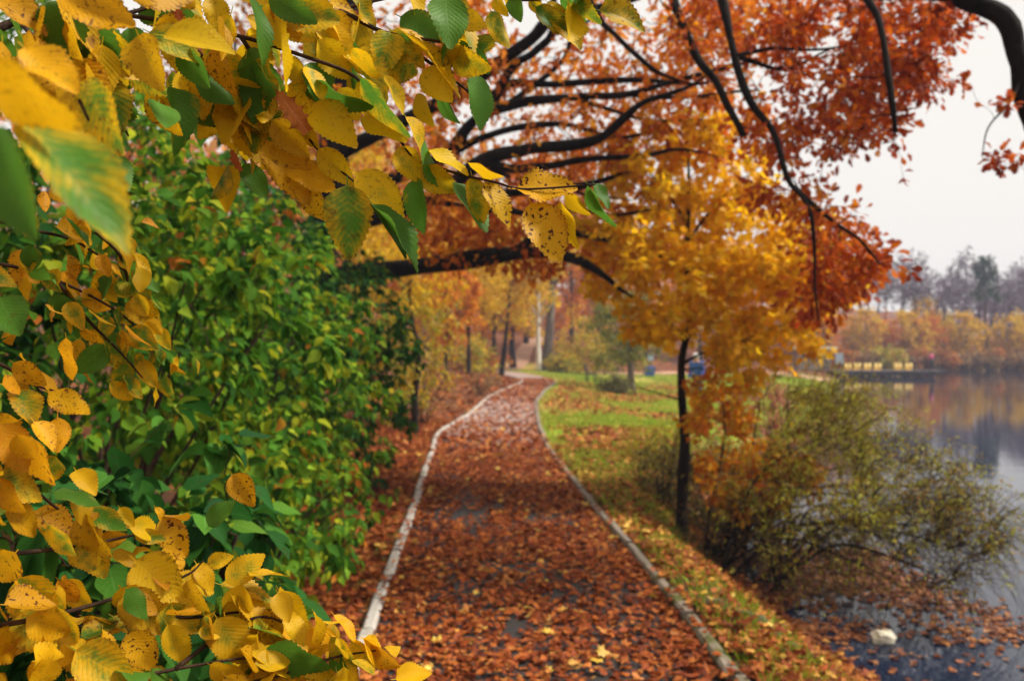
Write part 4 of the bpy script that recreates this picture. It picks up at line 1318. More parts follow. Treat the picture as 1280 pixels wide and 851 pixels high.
for i, px in enumerate((1071, 1083.5, 1096.5, 1109.5, 1135.5, 1149.5)):
    x = X(px)
    bt = thing('pedal_boat', ('%s of the six yellow pedal boats moored at the landing stage' % (ords[i] + ' from the left' if 0 < i < 5 else ords[i])), 'boat', (x, DY + 1.75, -.7), 'yellow pedal boats at the landing stage')
    y = DY + 1.75
    for sx in (-.2, .2):
        a = Acc()
        p = np.array([[x + sx, y - 1.1, -.62], [x + sx, y - .9, -.66], [x + sx, y, -.66], [x + sx, y + .9, -.66], [x + sx, y + 1.15, -.60]])
        a.tube(p, [.02, .09, .11, .09, .02], 8)
        a.build('float', M['boat_hull'], bt)
    a = Acc()
    a.box((x, y, -.50), (.62, 1.4, .08), taper=.94)
    a.build('deck', M['boat_hull'], bt, False)
    for sx in (-.155, .155):
        a = Acc()
        a.box((x + sx, y - .1, -.38), (.27, .42, .16), taper=.9)
        a.build('seat', M['boat_yellow'], bt, False)
        a = Acc()
        a.box((x + sx, y + .16, -.04), (.28, .10, .56), taper=.86)
        a.ball((x + sx, y + .16, .24), (.12, .055, .08))
        a.build('seat_back', M['boat_yellow'], bt)
    a = Acc()
    a.tube([(x, y - .55, -.40), (x, y - .45, -.05)], .02, 6)
    a.build('tiller', M['dock_dark'], bt)

def person(label, x, y, h, rz, coat, legs, hat, stride=.12, lean=.05, arms=.15):
    """one skinned body; clothes follow as children"""
    z0 = float(ground_z(x, y)) if (y < 60 or y > 72) else -.215
    t = thing('person', label, 'person', (x, y, z0))
    k = h / 1.75
    J = {'pel': (0, 0, .95), 'wai': (0, lean * .4, 1.12), 'che': (0, lean, 1.36), 'nec': (0, lean * 1.2, 1.50), 'hea': (0, lean * 1.4, 1.60), 'top': (0, lean * 1.4, 1.72),
         'lh': (-.10, 0, .90), 'lk': (-.10, stride * .6, .50), 'la': (-.10, -stride * .3, .09), 'lt': (-.10, -stride * .3 + .16, .04),
         'rh': (.10, 0, .90), 'rk': (.10, -stride * .3, .50), 'ra': (.10, -stride, .09), 'rt': (.10, -stride + .16, .04),
         'ls': (-.20, lean, 1.42), 'le': (-.25, lean - .05, 1.13), 'lw': (-.22, lean + arms, .90), 'lf': (-.21, lean + arms + .04, .82),
         'rs': (.20, lean, 1.42), 're': (.25, lean - .05, 1.13), 'rw': (.22, lean + arms, .90), 'rf': (.21, lean + arms + .04, .82)}
    R = dict(pel=.15, wai=.14, che=.16, nec=.06, hea=.10, top=.07, lh=.09, lk=.06, la=.045, lt=.035, rh=.09, rk=.06, ra=.045, rt=.035, ls=.075, le=.05, lw=.035, lf=.025, rs=.075, re=.05, rw=.035, rf=.025)
    E = [('pel', 'wai'), ('wai', 'che'), ('che', 'nec'), ('nec', 'hea'), ('hea', 'top'), ('pel', 'lh'), ('lh', 'lk'), ('lk', 'la'), ('la', 'lt'), ('pel', 'rh'), ('rh', 'rk'), ('rk', 'ra'), ('ra', 'rt'), ('che', 'ls'), ('ls', 'le'), ('le', 'lw'), ('lw', 'lf'), ('che', 'rs'), ('rs', 're'), ('re', 'rw'), ('rw', 'rf')]
    names = list(J)
    def skinned(nm, use, mat, grow_=0.0, root='pel'):
        ks = [n_ for n_ in names if n_ in use]
        me = bpy.data.meshes.new(nm)
        me.from_pydata([Vector(J[n_]) * k for n_ in ks], [(ks.index(u), ks.index(v)) for u, v in E if u in use and v in use], [])
        ob = bpy.data.objects.new(nm, me)
        COL.objects.link(ob)
        ob.parent = t
        md = ob.modifiers.new('skin', 'SKIN')
        md.use_smooth_shade = True
        for n_, sv in zip(ks, me.skin_vertices[0].data):
            sv.radius = ((R[n_] + grow_) * k,) * 2
            sv.use_root = n_ == root
        ob.modifiers.new('sub', 'SUBSURF').levels = 1
        me.materials.append(mat)
        return ob
    skinned('body', set(names), M['skin'])
    skinned('jacket', {'pel', 'wai', 'che', 'ls', 'le', 'lw', 'rs', 're', 'rw'}, coat, .022)
    skinned('trousers', {'pel', 'lh', 'lk', 'la', 'rh', 'rk', 'ra'}, legs, .016)
    a = Acc()
    c = Vector(J['hea']) * k
    a.ball((c.x, c.y - .01, c.z + .06 * k), (.115 * k, .125 * k, .10 * k), 10, 7)
    ob = bpy.data.objects.new('hat', a.mesh('hat', hat, (0, 0, 0)))
    COL.objects.link(ob)
    ob.parent = t
    a = Acc()
    a.ball((c.x, c.y + .105 * k, c.z - .01), (.014, .022, .02), 6, 4)
    ob = bpy.data.objects.new('nose', a.mesh('nose', M['skin'], (0, 0, 0)))
    COL.objects.link(ob)
    ob.parent = t
    t.rotation_euler.z = rz
    return t
person('person in a blue jacket and white hat on the lawn behind the maple trunk', X(873, 30), 30, 1.66, 2.4, M['blue_cloth'], M['dark_cloth'], M['white_cloth'], .2, .12)
person('person in a pink jacket standing at the end of the landing stage', X(1164.5, 68.6), 68.6 , 1.45, .6, M['pink_cloth'], M['dark_cloth'], M['dark_cloth'])
# outer platform under that person
a = Acc()
a.box((X(1166), 68.8, -.24), (1.0, 1.6, .05))
a.build('platform', M['dock_wood'], dock, False)
a = Acc()
a.tube([(X(1158), 68.3, -2), (X(1158), 68.3, .75)], .05, 7)
a.build('post', M['dock_dark'], dock, False)

# bench seen from its end
bx, by = X(734.5, 45), 45.0
bz = float(ground_z(bx, by))
bn = thing('park_bench', 'small dark bench on the lawn seen from its end', 'bench', (bx, by, bz))
for i in range(4):
    a = Acc(); a.box((bx + .02 + i * .11, by, bz + .44), (.09, 1.6, .035)); a.build('slat', M['bench_wood'], bn, False)
for i in range(3):
    a = Acc(); a.box((bx - .07 - i * .035, by, bz + .56 + i * .12), (.03, 1.6, .09)); a.build('slat', M['bench_wood'], bn, False)
for sy_ in (-.65, .65):
    a = Acc()
    a.tube([(bx - .02, by + sy_, bz), (bx - .03, by + sy_, bz + .42), (bx - .15, by + sy_, bz + .90)], .035, 6)
    a.build('leg', M['bench_wood'], bn)
    a = Acc()
    a.tube([(bx + .38, by + sy_, bz), (bx + .36, by + sy_, bz + .42), (bx - .02, by + sy_, bz + .41)], .035, 6)
    a.build('leg', M['bench_wood'], bn)

# blue bin
bx, by = X(812, 56), 56.0
bz = float(ground_z(bx, by))
bb = thing('litter_bin', 'small bright blue bin at the far edge of the lawn', 'bin', (bx, by, bz))
a = Acc(); a.box((bx, by, bz + .32), (.55, .5, .52), taper=1.12); a.build('body', M['blue_cloth'], bb, False)
a = Acc(); a.box((bx, by, bz + .61), (.66, .58, .06), taper=.9); a.build('lid', M['blue_cloth'], bb, False)
a = Acc(); a.tube([(bx + .1, by + .2, bz), (bx + .1, by + .2, bz + 1.35)], .03, 6); a.build('post', M['dock_dark'], bb)
a = Acc(); a.box((bx + .1, by + .17, bz + 1.2), (.32, .03, .42)); a.build('sign_plate', M['pale_blue'], bb, False)

# kiosk by the shore
kx, ky = X(1012, 74), 74.0
kz = float(ground_z(kx, ky))
ks = thing('kiosk', 'low pale kiosk with a flat overhanging roof at the landward end of the landing stage', 'kiosk', (kx, ky, kz))
a = Acc(); a.box((kx, ky, kz + .85), (2.6, 2.4, 1.7)); a.build('wall', M['kiosk_wall'], ks, False)
a = Acc(); a.box((kx, ky, kz + 1.79), (3.6, 3.2, .16), taper=.94); a.build('roof', M['kiosk_roof'], ks, False)
for dx in (-.7, .1):
    a = Acc(); a.box((kx + dx, ky - 1.21, kz + 1.05), (.62, .05, .62)); wf = a.build('window', M['dock_dark'], ks, False)
    a = Acc(); a.box((kx + dx, ky - 1.245, kz + 1.05), (.52, .02, .52)); wf['o0'] = list(ks['o0'])
    pn = a.build('pane', M['glass'], wf, False)
a = Acc(); a.box((kx + .85, ky - 1.21, kz + .75), (.6, .05, 1.4)); a.build('door', M['dock_wood'], ks, False)
px_ = X(1049.5, 72.5)
kz = float(ground_z(px_, 72.5))
sg = thing('notice_board', 'pale blue notice board beside the landing stage', 'sign', (px_, 72.5, kz))
a = Acc(); a.box((px_, 72.5, -.22 + .85), (.62, .05, .85)); a.build('panel', M['pale_blue'], sg, False)
for sx in (-.28, .28):
    a = Acc(); a.tube([(px_ + sx, 72.55, kz - .3), (px_ + sx, 72.55, .9)], .035, 6); a.build('post', M['dock_dark'], sg)

# pale rock in the shallows and the mossy slab on the bank
rk0 = P(1103, 802, 7.22)
a = Acc()
a.ball((rk0[0], rk0[1], -.66), (.095, .07, .062), 9, 6, .22, 5)
M['rock'] = plain('pale_rock', (.80, .74, .58), .8, .2, 14)
o = a.build('rock', M['rock'], None, False, origin=(rk0[0], rk0[1], -.66))
tag(o, 'pale cream rock among floating leaves in the shallows', 'rock')
M['moss'] = plain('mossy_stone', (.07, .075, .03), .95, .5, 9)
sx0, sy0 = 1.43, 5.62
a = Acc()
uu = np.linspace(-1, 1, 9)
sp = np.column_stack([sx0 + .30 * uu, sy0 - .26 * uu + .02 * np.sin(uu * 4), ground_z(sx0 + .30 * uu, sy0 - .26 * uu) - .035 + .012 * np.sin(uu * 7)])
a.tube(sp, .075 * (1 - .5 * np.abs(uu) ** 4) * (1 + .12 * np.sin(uu * 11)), 9)
o = a.build('stone_slab', M['moss'], None, True, origin=(sx0, sy0, 0))
tag(o, 'mossy half buried stone slab on the bank beside the right kerb', 'stone')

# ------------------------------------------------------------------ fallen leaves
rng = np.random.default_rng(71)
def lay(n, x0, x1, y0, y1, dens, zfn, sz, lift, pw=1.0, curl=.45):
    """random places between two x functions, kept where dens says so"""
    y = y0 + (y1 - y0) * rng.random(n) ** pw
    u = rng.random(n)
    x = x0(y) + (x1(y) - x0(y)) * u
    k = rng.random(n) < dens(x, y)
    x, y = x[k], y[k]
    m = len(x)
    B = np.column_stack([x, y, zfn(x, y) + lift * rng.random(m) + .006])
    a_ = rng.uniform(0, 2 * np.pi, m)
    d = np.column_stack([np.cos(a_), np.sin(a_), rng.normal(0, .22, m) * curl / .45])
    nn = np.column_stack([rng.normal(0, curl, m), rng.normal(0, curl, m), np.ones(m)])
    return B, d, unit(nn), rng.uniform(sz[0], sz[1], m)
zero = lambda x, y: np.zeros_like(x)
def pdens(x, y):
    q = vnoise(x * 2.6, y * 1.5, 8) + .6 * vnoise(x * 6, y * 4, 9)
    q = q * (1 - .8 * sstep((y - 10) / 6))
    d = np.clip(.74 + q * .62, .05, 1)
    d = np.clip(d + .4 * np.exp(-(np.minimum(x - lk(y), rk(y) - x) / .12) ** 2), 0, 1)
    mid = np.exp(-((x - (lk(y) + rk(y)) / 2) / .55) ** 2)
    fade = 1 - .75 * sstep((y - 15.5) / 6) + .35 * sstep((y - 24) / 6)
    return np.clip(d * (1.0 - .22 * mid * sstep((6.5 - y) / 2)), 0.03, 1) * fade
Bp, Dp, Np, Sp = lay(25000, lambda y: lk(y) - .02, lambda y: rk(y) + .03, 2.6, 14, pdens, zero, (.028, .072), .022, 1.15, .34)
px, py = proj(Bp)
inf = (px > 0) & (px < 1280) & (py < 850)
ix = np.argsort(np.where(inf, -Sp / Bp[:, 1], 0))[:300]
ms = leaf_meshes('oak', 'litter') + leaf_meshes('maple_dry', 'litter')
my = leaf_meshes('maple_dry', 'litter_yellow')
big = np.zeros(len(Bp), bool)
big[ix] = True
for q, i in enumerate(ix):
    yel = rng.random() < .025
    o = leaf_object(my[rng.integers(len(my))] if yel else ms[rng.integers(len(ms))], Bp[i] + np.array([0, 0, .006]), Dp[i], Np[i], Sp[i], None, 'fallen_leaf')
    tag(o, 'pale yellow fallen leaf among the red brown ones on the path' if yel else 'curled red brown fallen leaf lying on the path ' + ('close to the left kerb' if Bp[i][0] < -.35 else 'close to the right kerb' if Bp[i][0] > .6 else 'along its middle'), 'leaf', 'fallen leaves on the path')
ac = Acc()
scatter(ac, SH['oak'] + SH['maple_dry'], Bp[~big], Dp[~big], Np[~big], Sp[~big], rng)
for args in ((9000, lambda y: lk(y), lambda y: rk(y), 14, 46, pdens, zero, (.07, .12), .03, 1.2),):
    B, D_, N_, s_ = lay(*args)
    scatter(ac, SH['oak_low'] + SH['maple_dry'], B, D_, N_, s_, rng)
one = lambda x, y: np.full_like(x, .8)
B, D_, N_, s_ = lay(230, lambda y: lk(y) - .08, lambda y: lk(y) + .01, 3.5, 16, lambda x, y: np.clip(.4 + .9 * vnoise(x, y * 1.3, 51), 0, 1), lambda x, y: np.full_like(x, .047), (.035, .07), .01, 1.0, .3)
scatter(ac, SH['oak'] + SH['maple_dry'], B, D_, N_, s_, rng)
B, D_, N_, s_ = lay(300, lambda y: rk(y) - .01, lambda y: rk(y) + .09, 3.5, 16, lambda x, y: np.clip(.5 + .9 * vnoise(x, y * 1.3, 52), 0, 1), lambda x, y: np.full_like(x, .058), (.035, .07), .01, 1.0, .3)
scatter(ac, SH['oak'] + SH['maple_dry'], B, D_, N_, s_, rng)
left_d = lambda x, y: np.clip(.9 + .3 * vnoise(x * 3, y * 2, 4), .3, 1)
B, D_, N_, s_ = lay(19000, lambda y: lk(y) - 1.9, lambda y: lk(y) - .11, 3.0, 20, left_d, ground_z, (.05, .09), .05, 1.15)
scatter(ac, SH['oak'] + SH['maple_dry'], B, D_, N_, s_, rng)
B, D_, N_, s_ = lay(5000, lambda y: lk(y) - 3.5, lambda y: lk(y) - .11, 20, 58, lambda x, y: np.full_like(x, .6), ground_z, (.12, .2), .05)
scatter(ac, SH['oak_low'], B, D_, N_, s_, rng)
tag(ac.build('fallen_leaves', M['litter'], rnd=True), 'carpet of red brown fallen leaves over path and verge', kind='stuff')
ac = Acc()
vd = lambda x, y: np.clip(.66 + .8 * vnoise(x * 2.2, y * 1.3, 14) + .5 * sstep((x - 1.5) / .6), .12, 1)
B, D_, N_, s_ = lay(15500, lambda y: rk(y) + .13, lambda y: np.minimum(shore_x(y) + .05, rk(y) + 2.2), 3.0, 15, vd, ground_z, (.05, .09), .04, 1.15)
scatter(ac, SH['oak'] + SH['maple_dry'], B, D_, N_, s_, rng)
ld = lambda x, y: np.clip(.30 + .9 * vnoise(x * .55, y * .3, 21), .02, .9) * sstep((x - rk(y) - .15) / .4)
B, D_, N_, s_ = lay(12000, lambda y: rk(y) + .15, lambda y: np.minimum(shore_x(y), rk(y) + 7), 14, 44, ld, ground_z, (.08, .15), .04, 1.1)
scatter(ac, SH['maple_dry'], B, D_, N_, s_, rng)
tag(ac.build('fallen_leaves', M['litter_pale'], rnd=True), 'orange and buff leaves strewn over the bank and lawn', kind='stuff')
# a few yellow ones from the maple
ac = Acc()
B, D_, N_, s_ = lay(260, lambda y: rk(y) + .1, lambda y: rk(y) + 1.1, 4.5, 15, lambda x, y: np.full_like(x, .5), ground_z, (.035, .065), .06, 1.0)
scatter(ac, SH['maple_dry'], B + np.array([0, 0, .02]), D_, N_, s_, rng)
B, D_, N_, s_ = lay(110, lambda y: lk(y), lambda y: rk(y), 4.5, 15, lambda x, y: np.full_like(x, .35), zero, (.05, .085), .03, 1.0)
scatter(ac, SH['maple_dry'], B + np.array([0, 0, .02]), D_, N_, s_, rng)
tag(ac.build('fallen_leaves', M['litter_yellow'], rnd=True), 'scattered yellow maple leaves on the bank', kind='stuff')
# leaves floating on the water
ac = Acc()
def fd(x, y):
    d = x - shore_x(y)
    q = vnoise(x * 1.6, y * 1.9, 31) + .5 * vnoise(x * 4, y * 5, 33)
    edge = 1 - sstep((d - .7 - .75 * sstep((y - 6.4) / 1.2)) / .75)
    near = sstep((y - 7.1 + .25 * q) / .5)
    return np.clip(edge * (.05 + .95 * near) * np.clip(.62 + .6 * q, 0, 1), 0, 1)
B, D_, N_, s_ = lay(9500, lambda y: shore_x(y) - .1, lambda y: shore_x(y) + 2.5, 5.6, 10.5, fd, lambda x, y: np.full_like(x, -.699), (.05, .085), .008, 1.0, .12)
D_[:, 2] *= .4
scatter(ac, SH['oak'] + SH['maple_dry'], B, D_, N_, s_ , rng)
tag(ac.build('floating_leaves', M['litter_wet'], rnd=True), 'brown leaves floating in the shallows under the willow bush', kind='stuff')

# ------------------------------------------------------------------ grass
rng = np.random.default_rng(81)
def blades(n, x0, x1, y0, y1, dens, h, w):
    y = rng.uniform(y0, y1, n)
    x = x0(y) + (x1(y) - x0(y)) * rng.random(n)
    k = rng.random(n) < dens(x, y)
    x, y = x[k], y[k]
    m = len(x)
    z = ground_z(x, y) - .005
    hh = rng.uniform(.5, 1.2, m) * h
    a_ = rng.uniform(0, 2 * np.pi, m)
    sx, sy_ = np.cos(a_) * w, np.sin(a_) * w
    lx, ly = rng.normal(0, .35, m) * hh, rng.normal(0, .35, m) * hh
    V = np.stack([np.column_stack([x - sx, y - sy_, z]), np.column_stack([x + sx, y + sy_, z]), np.column_stack([x + lx * .4 + sx * .6, y + ly * .4 + sy_ * .6, z + hh * .6]), np.column_stack([x + lx, y + ly, z + hh])], 1)
    q = np.arange(m)[:, None] * 4
    T = np.vstack([q + np.array([[0, 1, 2]]), q + np.array([[0, 2, 3]])])
    return V.reshape(-1, 3), T, np.repeat(rng.random(m), 4)
ac = Acc()
gd = lambda x, y: np.clip(.65 + 1.0 * vnoise(x * 2.0, y * 1.1, 41), 0, 1)
ac.add(*blades(26000, lambda y: rk(y) + .11, lambda y: np.minimum(rk(y) + 1.4, shore_x(y) - .2), 3.2, 14, gd, .075, .005))
gd2 = lambda x, y: np.clip(.8 - .85 * vnoise(x * .55, y * .3, 21), .1, 1) * (shore_x(y) - x > .5)
ac.add(*blades(70000, lambda y: rk(y) + .10, lambda y: np.minimum(rk(y) + 9, shore_x(y) - .4), 12, 34, gd2, .07, .010))
ac.add(*blades(50000, lambda y: rk(y) + .10, lambda y: np.minimum(rk(y) + 20, shore_x(y) - .4), 34, 61, gd2, .08, .02))
ac.add(*blades(2200, lambda y: lk(y) - .22, lambda y: lk(y) - .09, 3.5, 20, lambda x, y: np.clip(.2 + 1.3 * vnoise(x, y * 2.5, 44), 0, 1), .05, .004))
tag(ac.build('grass', M['grass'], rnd=True), 'patchy green grass on the verge and lawn', kind='stuff')
# ------------------------------------------------------------------ elm leaves close to the lens
rng = np.random.default_rng(91)
EL = leaf_meshes('elm', 'elm_leaf')
# whole elm: rooted left of the path, its boughs reach in front of the lens
E1 = thing('elm_tree', 'elm bough with large yellow and green toothed leaves hanging in from the top left', 'tree', (-1.75, .7, .1))
E2 = thing('elm_shrub', 'small leaved yellow elm shrub at the middle left edge before the dark shrubs', 'shrub', (-1.2, 1.15, .1))
E3 = thing('elm_shrub', 'golden yellow elm shrub with spotted leaves filling the bottom left corner', 'shrub', (-1.0, .95, .05))
tp, tr = limb(E1, [(-1.75, .7, 0), (-1.7, .75, 1.0), (-1.55, .9, 1.9), (-1.35, 1.1, 2.6), (-1.2, 1.3, 3.4)], .07, .03, M['twig'], 'trunk', 9, 6, rng)

def leaf_color(cls):
    r = rng.random()
    if cls == 'y': return (rng.uniform(.1, .5), rng.uniform(.05, .45), rng.uniform(.0, .3), 1)
    if cls == 'o': return (rng.uniform(.0, .3), rng.uniform(.2, .9), rng.uniform(.35, .8), 1)
    if cls == 'g': return (rng.uniform(1.0, 1.4), rng.uniform(.0, .3), .2, 1)
    if cls == 'm': return (rng.uniform(.5, .8), rng.uniform(.1, .6), rng.uniform(.1, .4), 1)
    if cls == 's': return (rng.uniform(.05, .2), 1.0, rng.uniform(.3, .7), 1)
def put_leaf(par, base, tip, normal, cls, wid=1.0, nsh=18):
    d = np.asarray(tip) - np.asarray(base)
    L_ = np.linalg.norm(d)
    o = leaf_object(EL[rng.integers(nsh)], base, d, normal, L_, par, 'leaf', wid)
    r_, g_, b_, _ = leaf_color(cls)
    if par is not E1:
        b_ = min(1.2, b_ + .18)      # low shrubs deeper orange, their shade put into the colour
    o.color = (r_, g_, b_, 1)
    return o
def hand(par, bx, by, tx, ty, w, D, cls, dz=None, tilt=None):
    """a leaf seen at a given place and width; narrow ones are turned edge on"""
    dz = rng.uniform(-.012, .012) if dz is None else dz
    base, tip = P(bx, by, D), P(tx, ty, D + dz)
    L_ = math.hypot(tx - bx, ty - by)
    nat = .64 * L_
    c = min(1, w / nat)
    ang = math.acos(c) * (1 if rng.random() < .5 else -1)
    d = unit(tip - base)
    view = unit(CAM - (base + tip) / 2)
    v = unit(view - d * (view @ d))
    s = np.cross(d, v)
    n = v * math.cos(ang) + s * math.sin(ang)
    if n[2] < 0 and rng.random() < .3: n = n
    return put_leaf(par, base, tip, n, cls, max(1.0, w / nat) if c >= 1 else 1.0, 9)

# -- main twigs of the top bough, picture position and distance
TW1 = [
 [(-60, 60, .95), (30, 22, 1.0), (90, 12, 1.05), (150, 17, 1.05), (205, 0, 1.1), (260, -30, 1.15)],
 [(150, 17, 1.05), (230, 30, 1.08), (300, 45, 1.1), (380, 70, 1.12), (444, 96, 1.12), (480, 140, 1.12), (512, 192, 1.12), (545, 208, 1.12), (580, 219, 1.12), (620, 228, 1.11), (650, 236, 1.1), (700, 234, 1.1), (745, 230, 1.1)],
 [(300, 45, 1.1), (330, 90, 1.12), (352, 130, 1.14), (400, 190, 1.15), (440, 225, 1.15), (470, 250, 1.15)],
 [(205, 20, 1.08), (260, 80, 1.1), (290, 125, 1.15), (305, 170, 1.2)],
 [(260, -30, 1.15), (330, -5, 1.18), (420, 12, 1.2), (480, 40, 1.2), (540, 50, 1.2), (590, 60, 1.2)],
 [(420, 12, 1.2), (500, -6, 1.25), (580, -10, 1.3), (650, 0, 1.3), (710, -5, 1.3)],
 [(90, 12, 1.05), (120, 60, 1.0), (130, 110, .95), (160, 170, .95)],
 [(-60, 60, .95), (-20, 110, .7), (20, 140, .55), (45, 160, .48)],
 [(20, 22, 1.0), (60, 70, .8), (90, 110, .7), (110, 150, .66)],
 [(480, 40, 1.2), (540, 80, 1.22), (580, 110, 1.25), (600, 130, 1.25)],
 [(320, 90, 1.12), (280, 140, 1.3), (300, 190, 1.4), (320, 230, 1.45)],
]
SKp, SRp = [tp], [tr]
p, r = limb(E1, [(-1.55, .9, 1.9), (-1.2, .95, 2.02), P(-140, 80, .95), P(-60, 60, .95)], .02, .007, M['twig'], 'branch', 7, 6, rng)
for q in TW1:
    r0 = .0055 if q[0][0] in (-60, 260) else .0028
    limb(E1, [P(*v) for v in q], r0, .0011, M['twig'], 'twig', 6, 5)
H = [
 (646, 236, 722, 238, 36, 1.10, 's'), (664, 254, 699, 330, 46, 1.10, 's'), (700, 252, 717, 314, 20, 1.10, 'y'), (708, 240, 736, 272, 22, 1.11, 'y'), (735, 231, 765, 288, 18, 1.10, 'g'), (742, 229, 760, 262, 14, 1.11, 'g'),
 (606, 228, 641, 280, 28, 1.11, 's'), (585, 203, 626, 226, 9, 1.12, 'y'), (590, 222, 604, 284, 36, 1.12, 'm'), (566, 228, 607, 292, 18, 1.12, 'g'), (534, 188, 584, 222, 14, 1.12, 'y'), (526, 212, 572, 240, 34, 1.12, 'y'),
 (520, 222, 528, 292, 32, 1.13, 'g'), (498, 184, 526, 228, 34, 1.12, 'y'), (507, 146, 534, 190, 16, 1.13, 'y'), (434, 232, 436, 322, 58, 1.12, 'm'), (446, 216, 506, 272, 50, 1.13, 'y'), (466, 256, 532, 332, 22, 1.11, 'g'), (462, 256, 510, 322, 18, 1.12, 'g'),
 (450, 98, 504, 176, 30, 1.10, 'm'), (452, 146, 508, 180, 30, 1.12, 'y'), (386, 133, 448, 178, 44, 1.10, 'y'), (332, 178, 388, 252, 54, 1.14, 'o'), (398, 186, 442, 232, 42, 1.14, 'y'), (384, 116, 440, 150, 30, 1.15, 'm'),
 (452, 0, 446, 84, 28, 1.2, 'y'), (488, 38, 530, 84, 42, 1.2, 'm'), (530, 86, 566, 128, 38, 1.2, 'y'), (500, 36, 584, 112, 16, 1.18, 'o'), (520, 118, 538, 158, 20, 1.2, 'y'), (548, 120, 576, 154, 16, 1.24, 'g'), (580, 60, 612, 92, 30, 1.22, 'g'), (594, 92, 606, 160, 30, 1.24, 'g'), (560, 52, 600, 88, 24, 1.22, 'g'),
 (640, -4, 650, 26, 20, 1.3, 'g'), (664, -4, 676, 18, 16, 1.3, 'y'), (684, 2, 712, 28, 16, 1.3, 'y'), (700, -4, 730, 30, 12, 1.3, 'g'), (620, -8, 632, 20, 14, 1.3, 'y'),
 (266, 58, 290, 120, 34, 1.05, 'o'), (243, 128, 282, 158, 36, 1.15, 'g'), (286, 140, 320, 176, 32, 1.18, 'g'), (304, 205, 334, 246, 30, 1.22, 'g'), (340, 150, 386, 196, 40, 1.12, 'o'), (356, 200, 420, 240, 40, 1.15, 'o'), (380, 236, 404, 274, 30, 1.16, 'o'),
 (30, 150, 168, 298, 96, .47, 'm'), (-30, 86, 102, 160, 70, .45, 'o'), (100, 104, 156, 194, 56, .68, 'm'), (78, 92, 110, 150, 30, .7, 'o'), (-10, 160, 40, 300, 70, .42, 'g'), (172, 44, 196, 110, 40, .8, 'o'), (160, 34, 180, 76, 30, .95, 'g'), (30, 60, 96, 120, 44, .62, 'o'),
 (150, 60, 210, 118, 36, .95, 'm'), (184, 112, 222, 172, 34, .98, 'o'), (110, 72, 156, 112, 30, .98, 'm'), (226, 60, 260, 110, 36, 1.02, 'g'), (186, 40, 252, 70, 36, 1.0, 'm'), (204, 44, 290, 52, 30, .9, 'y'), (330, 6, 352, 60, 34, 1.1, 'y'), (352, -8, 372, 50, 40, 1.1, 'o'), (310, -6, 338, 84, 22, 1.05, 'g'),
 (400, 30, 440, 86, 36, 1.16, 'y'), (376, 92, 424, 130, 34, 1.14, 'g'), (356, 76, 392, 100, 24, 1.14, 'y'), (420, -6, 432, 44, 30, 1.2, 'o'), (395, 100, 460, 142, 20, 1.1, 'g'), (424, 110, 448, 150, 30, 1.13, 'y'), (440, 60, 470, 100, 24, 1.14, 'y'), (480, 94, 508, 140, 20, 1.14, 'y'),
]
for h in H:
    hand(E1, *h)
# the other leaves along the twigs
def along(par, lines, n, cls, size, rngd, jit=.02, depth=.03, view=.55):
    L_ = [smooth([P(*v) for v in q], 8) for q in lines]
    for i in range(n):
        q = L_[rng.integers(len(L_))]
        k = rng.integers(1, len(q))
        b0 = q[k] + rng.normal(0, jit, 3) * np.array([1, .6, 1])
        td = unit(q[k] - q[k - 1])
        side = unit(rng.normal(0, 1, 3))
        d = unit(td * .55 + side * .65 + np.array([0, 0, -.55]))
        nr = unit(rng.normal(0, .55, 3) + np.array([0, 0, .45]) + view * unit(CAM - b0))
        s_ = rng.uniform(*size)
        put_leaf(par, b0, b0 + d * s_, nr, cls[rng.integers(len(cls))])
top_lines = [TW1[0], TW1[1][:6], TW1[2][:3], TW1[3], TW1[4], TW1[5], TW1[4]]
along(E1, top_lines, 92, 'yyymmgg', (.045, .08), rng, .035)
along(E1, [TW1[6], TW1[10], TW1[3]], 30, 'yymgg', (.04, .07), rng, .04)
along(E1, [[(0, -20, .8), (120, -10, .9), (240, -20, 1.0)], [(-20, 40, .75), (60, 40, .85), (120, 80, .9)]], 40, 'oomgo', (.045, .075), rng, .03)
# red brown oak leaves caught in the bough
OKm = leaf_meshes('oak_fine', 'litter')
for (bx, by, tx, ty, D) in ((344, 112, 384, 164, 1.09), (288, 186, 302, 214, 1.15), (215, 0, 225, 28, 1.0)):
    b0, t0 = P(bx, by, D), P(tx, ty, D)
    o = leaf_object(OKm[rng.integers(len(OKm))], b0, t0 - b0, unit(CAM - b0 + rng.normal(0, .3, 3)), float(np.linalg.norm(t0 - b0)), None, 'oak_leaf')
    tag(o, {344: 'red brown oak leaf caught flat among the yellow elm leaves', 288: 'small brown oak leaf caught below two green elm leaves', 215: 'dark red oak leaf caught under the topmost dark twig'}[bx], 'leaf')

# unseen crown added to the elm above the lens, to shade the near leaves
n = 3200
c_ = np.array([-1.35, .4, 3.0])
v = unit(rng.normal(0, 1, (n, 3)))
B = c_ + v * rng.random((n, 1)) ** .4 * np.array([1.5, 1.3, .7])
tg = c_ + unit(rng.normal(0, 1, (70, 3))) * rng.random((70, 1)) ** .5 * np.array([1.2, 1.0, .6])
wood(E1, grow(tp, tr, tg, rng, .1, .02, .002, .006), M['twig'])
ac = Acc()
scatter(ac, SH['small'], B, unit(rng.normal(0, 1, (n, 3)) + np.array([0, 0, -.5])), unit(rng.normal(0, .5, (n, 3)) + np.array([0, 0, 1])), rng.uniform(.06, .09, n), rng)
f = ac.build('foliage', M['bg_yellow'], E1, rnd=True)
f['kind'] = 'stuff'

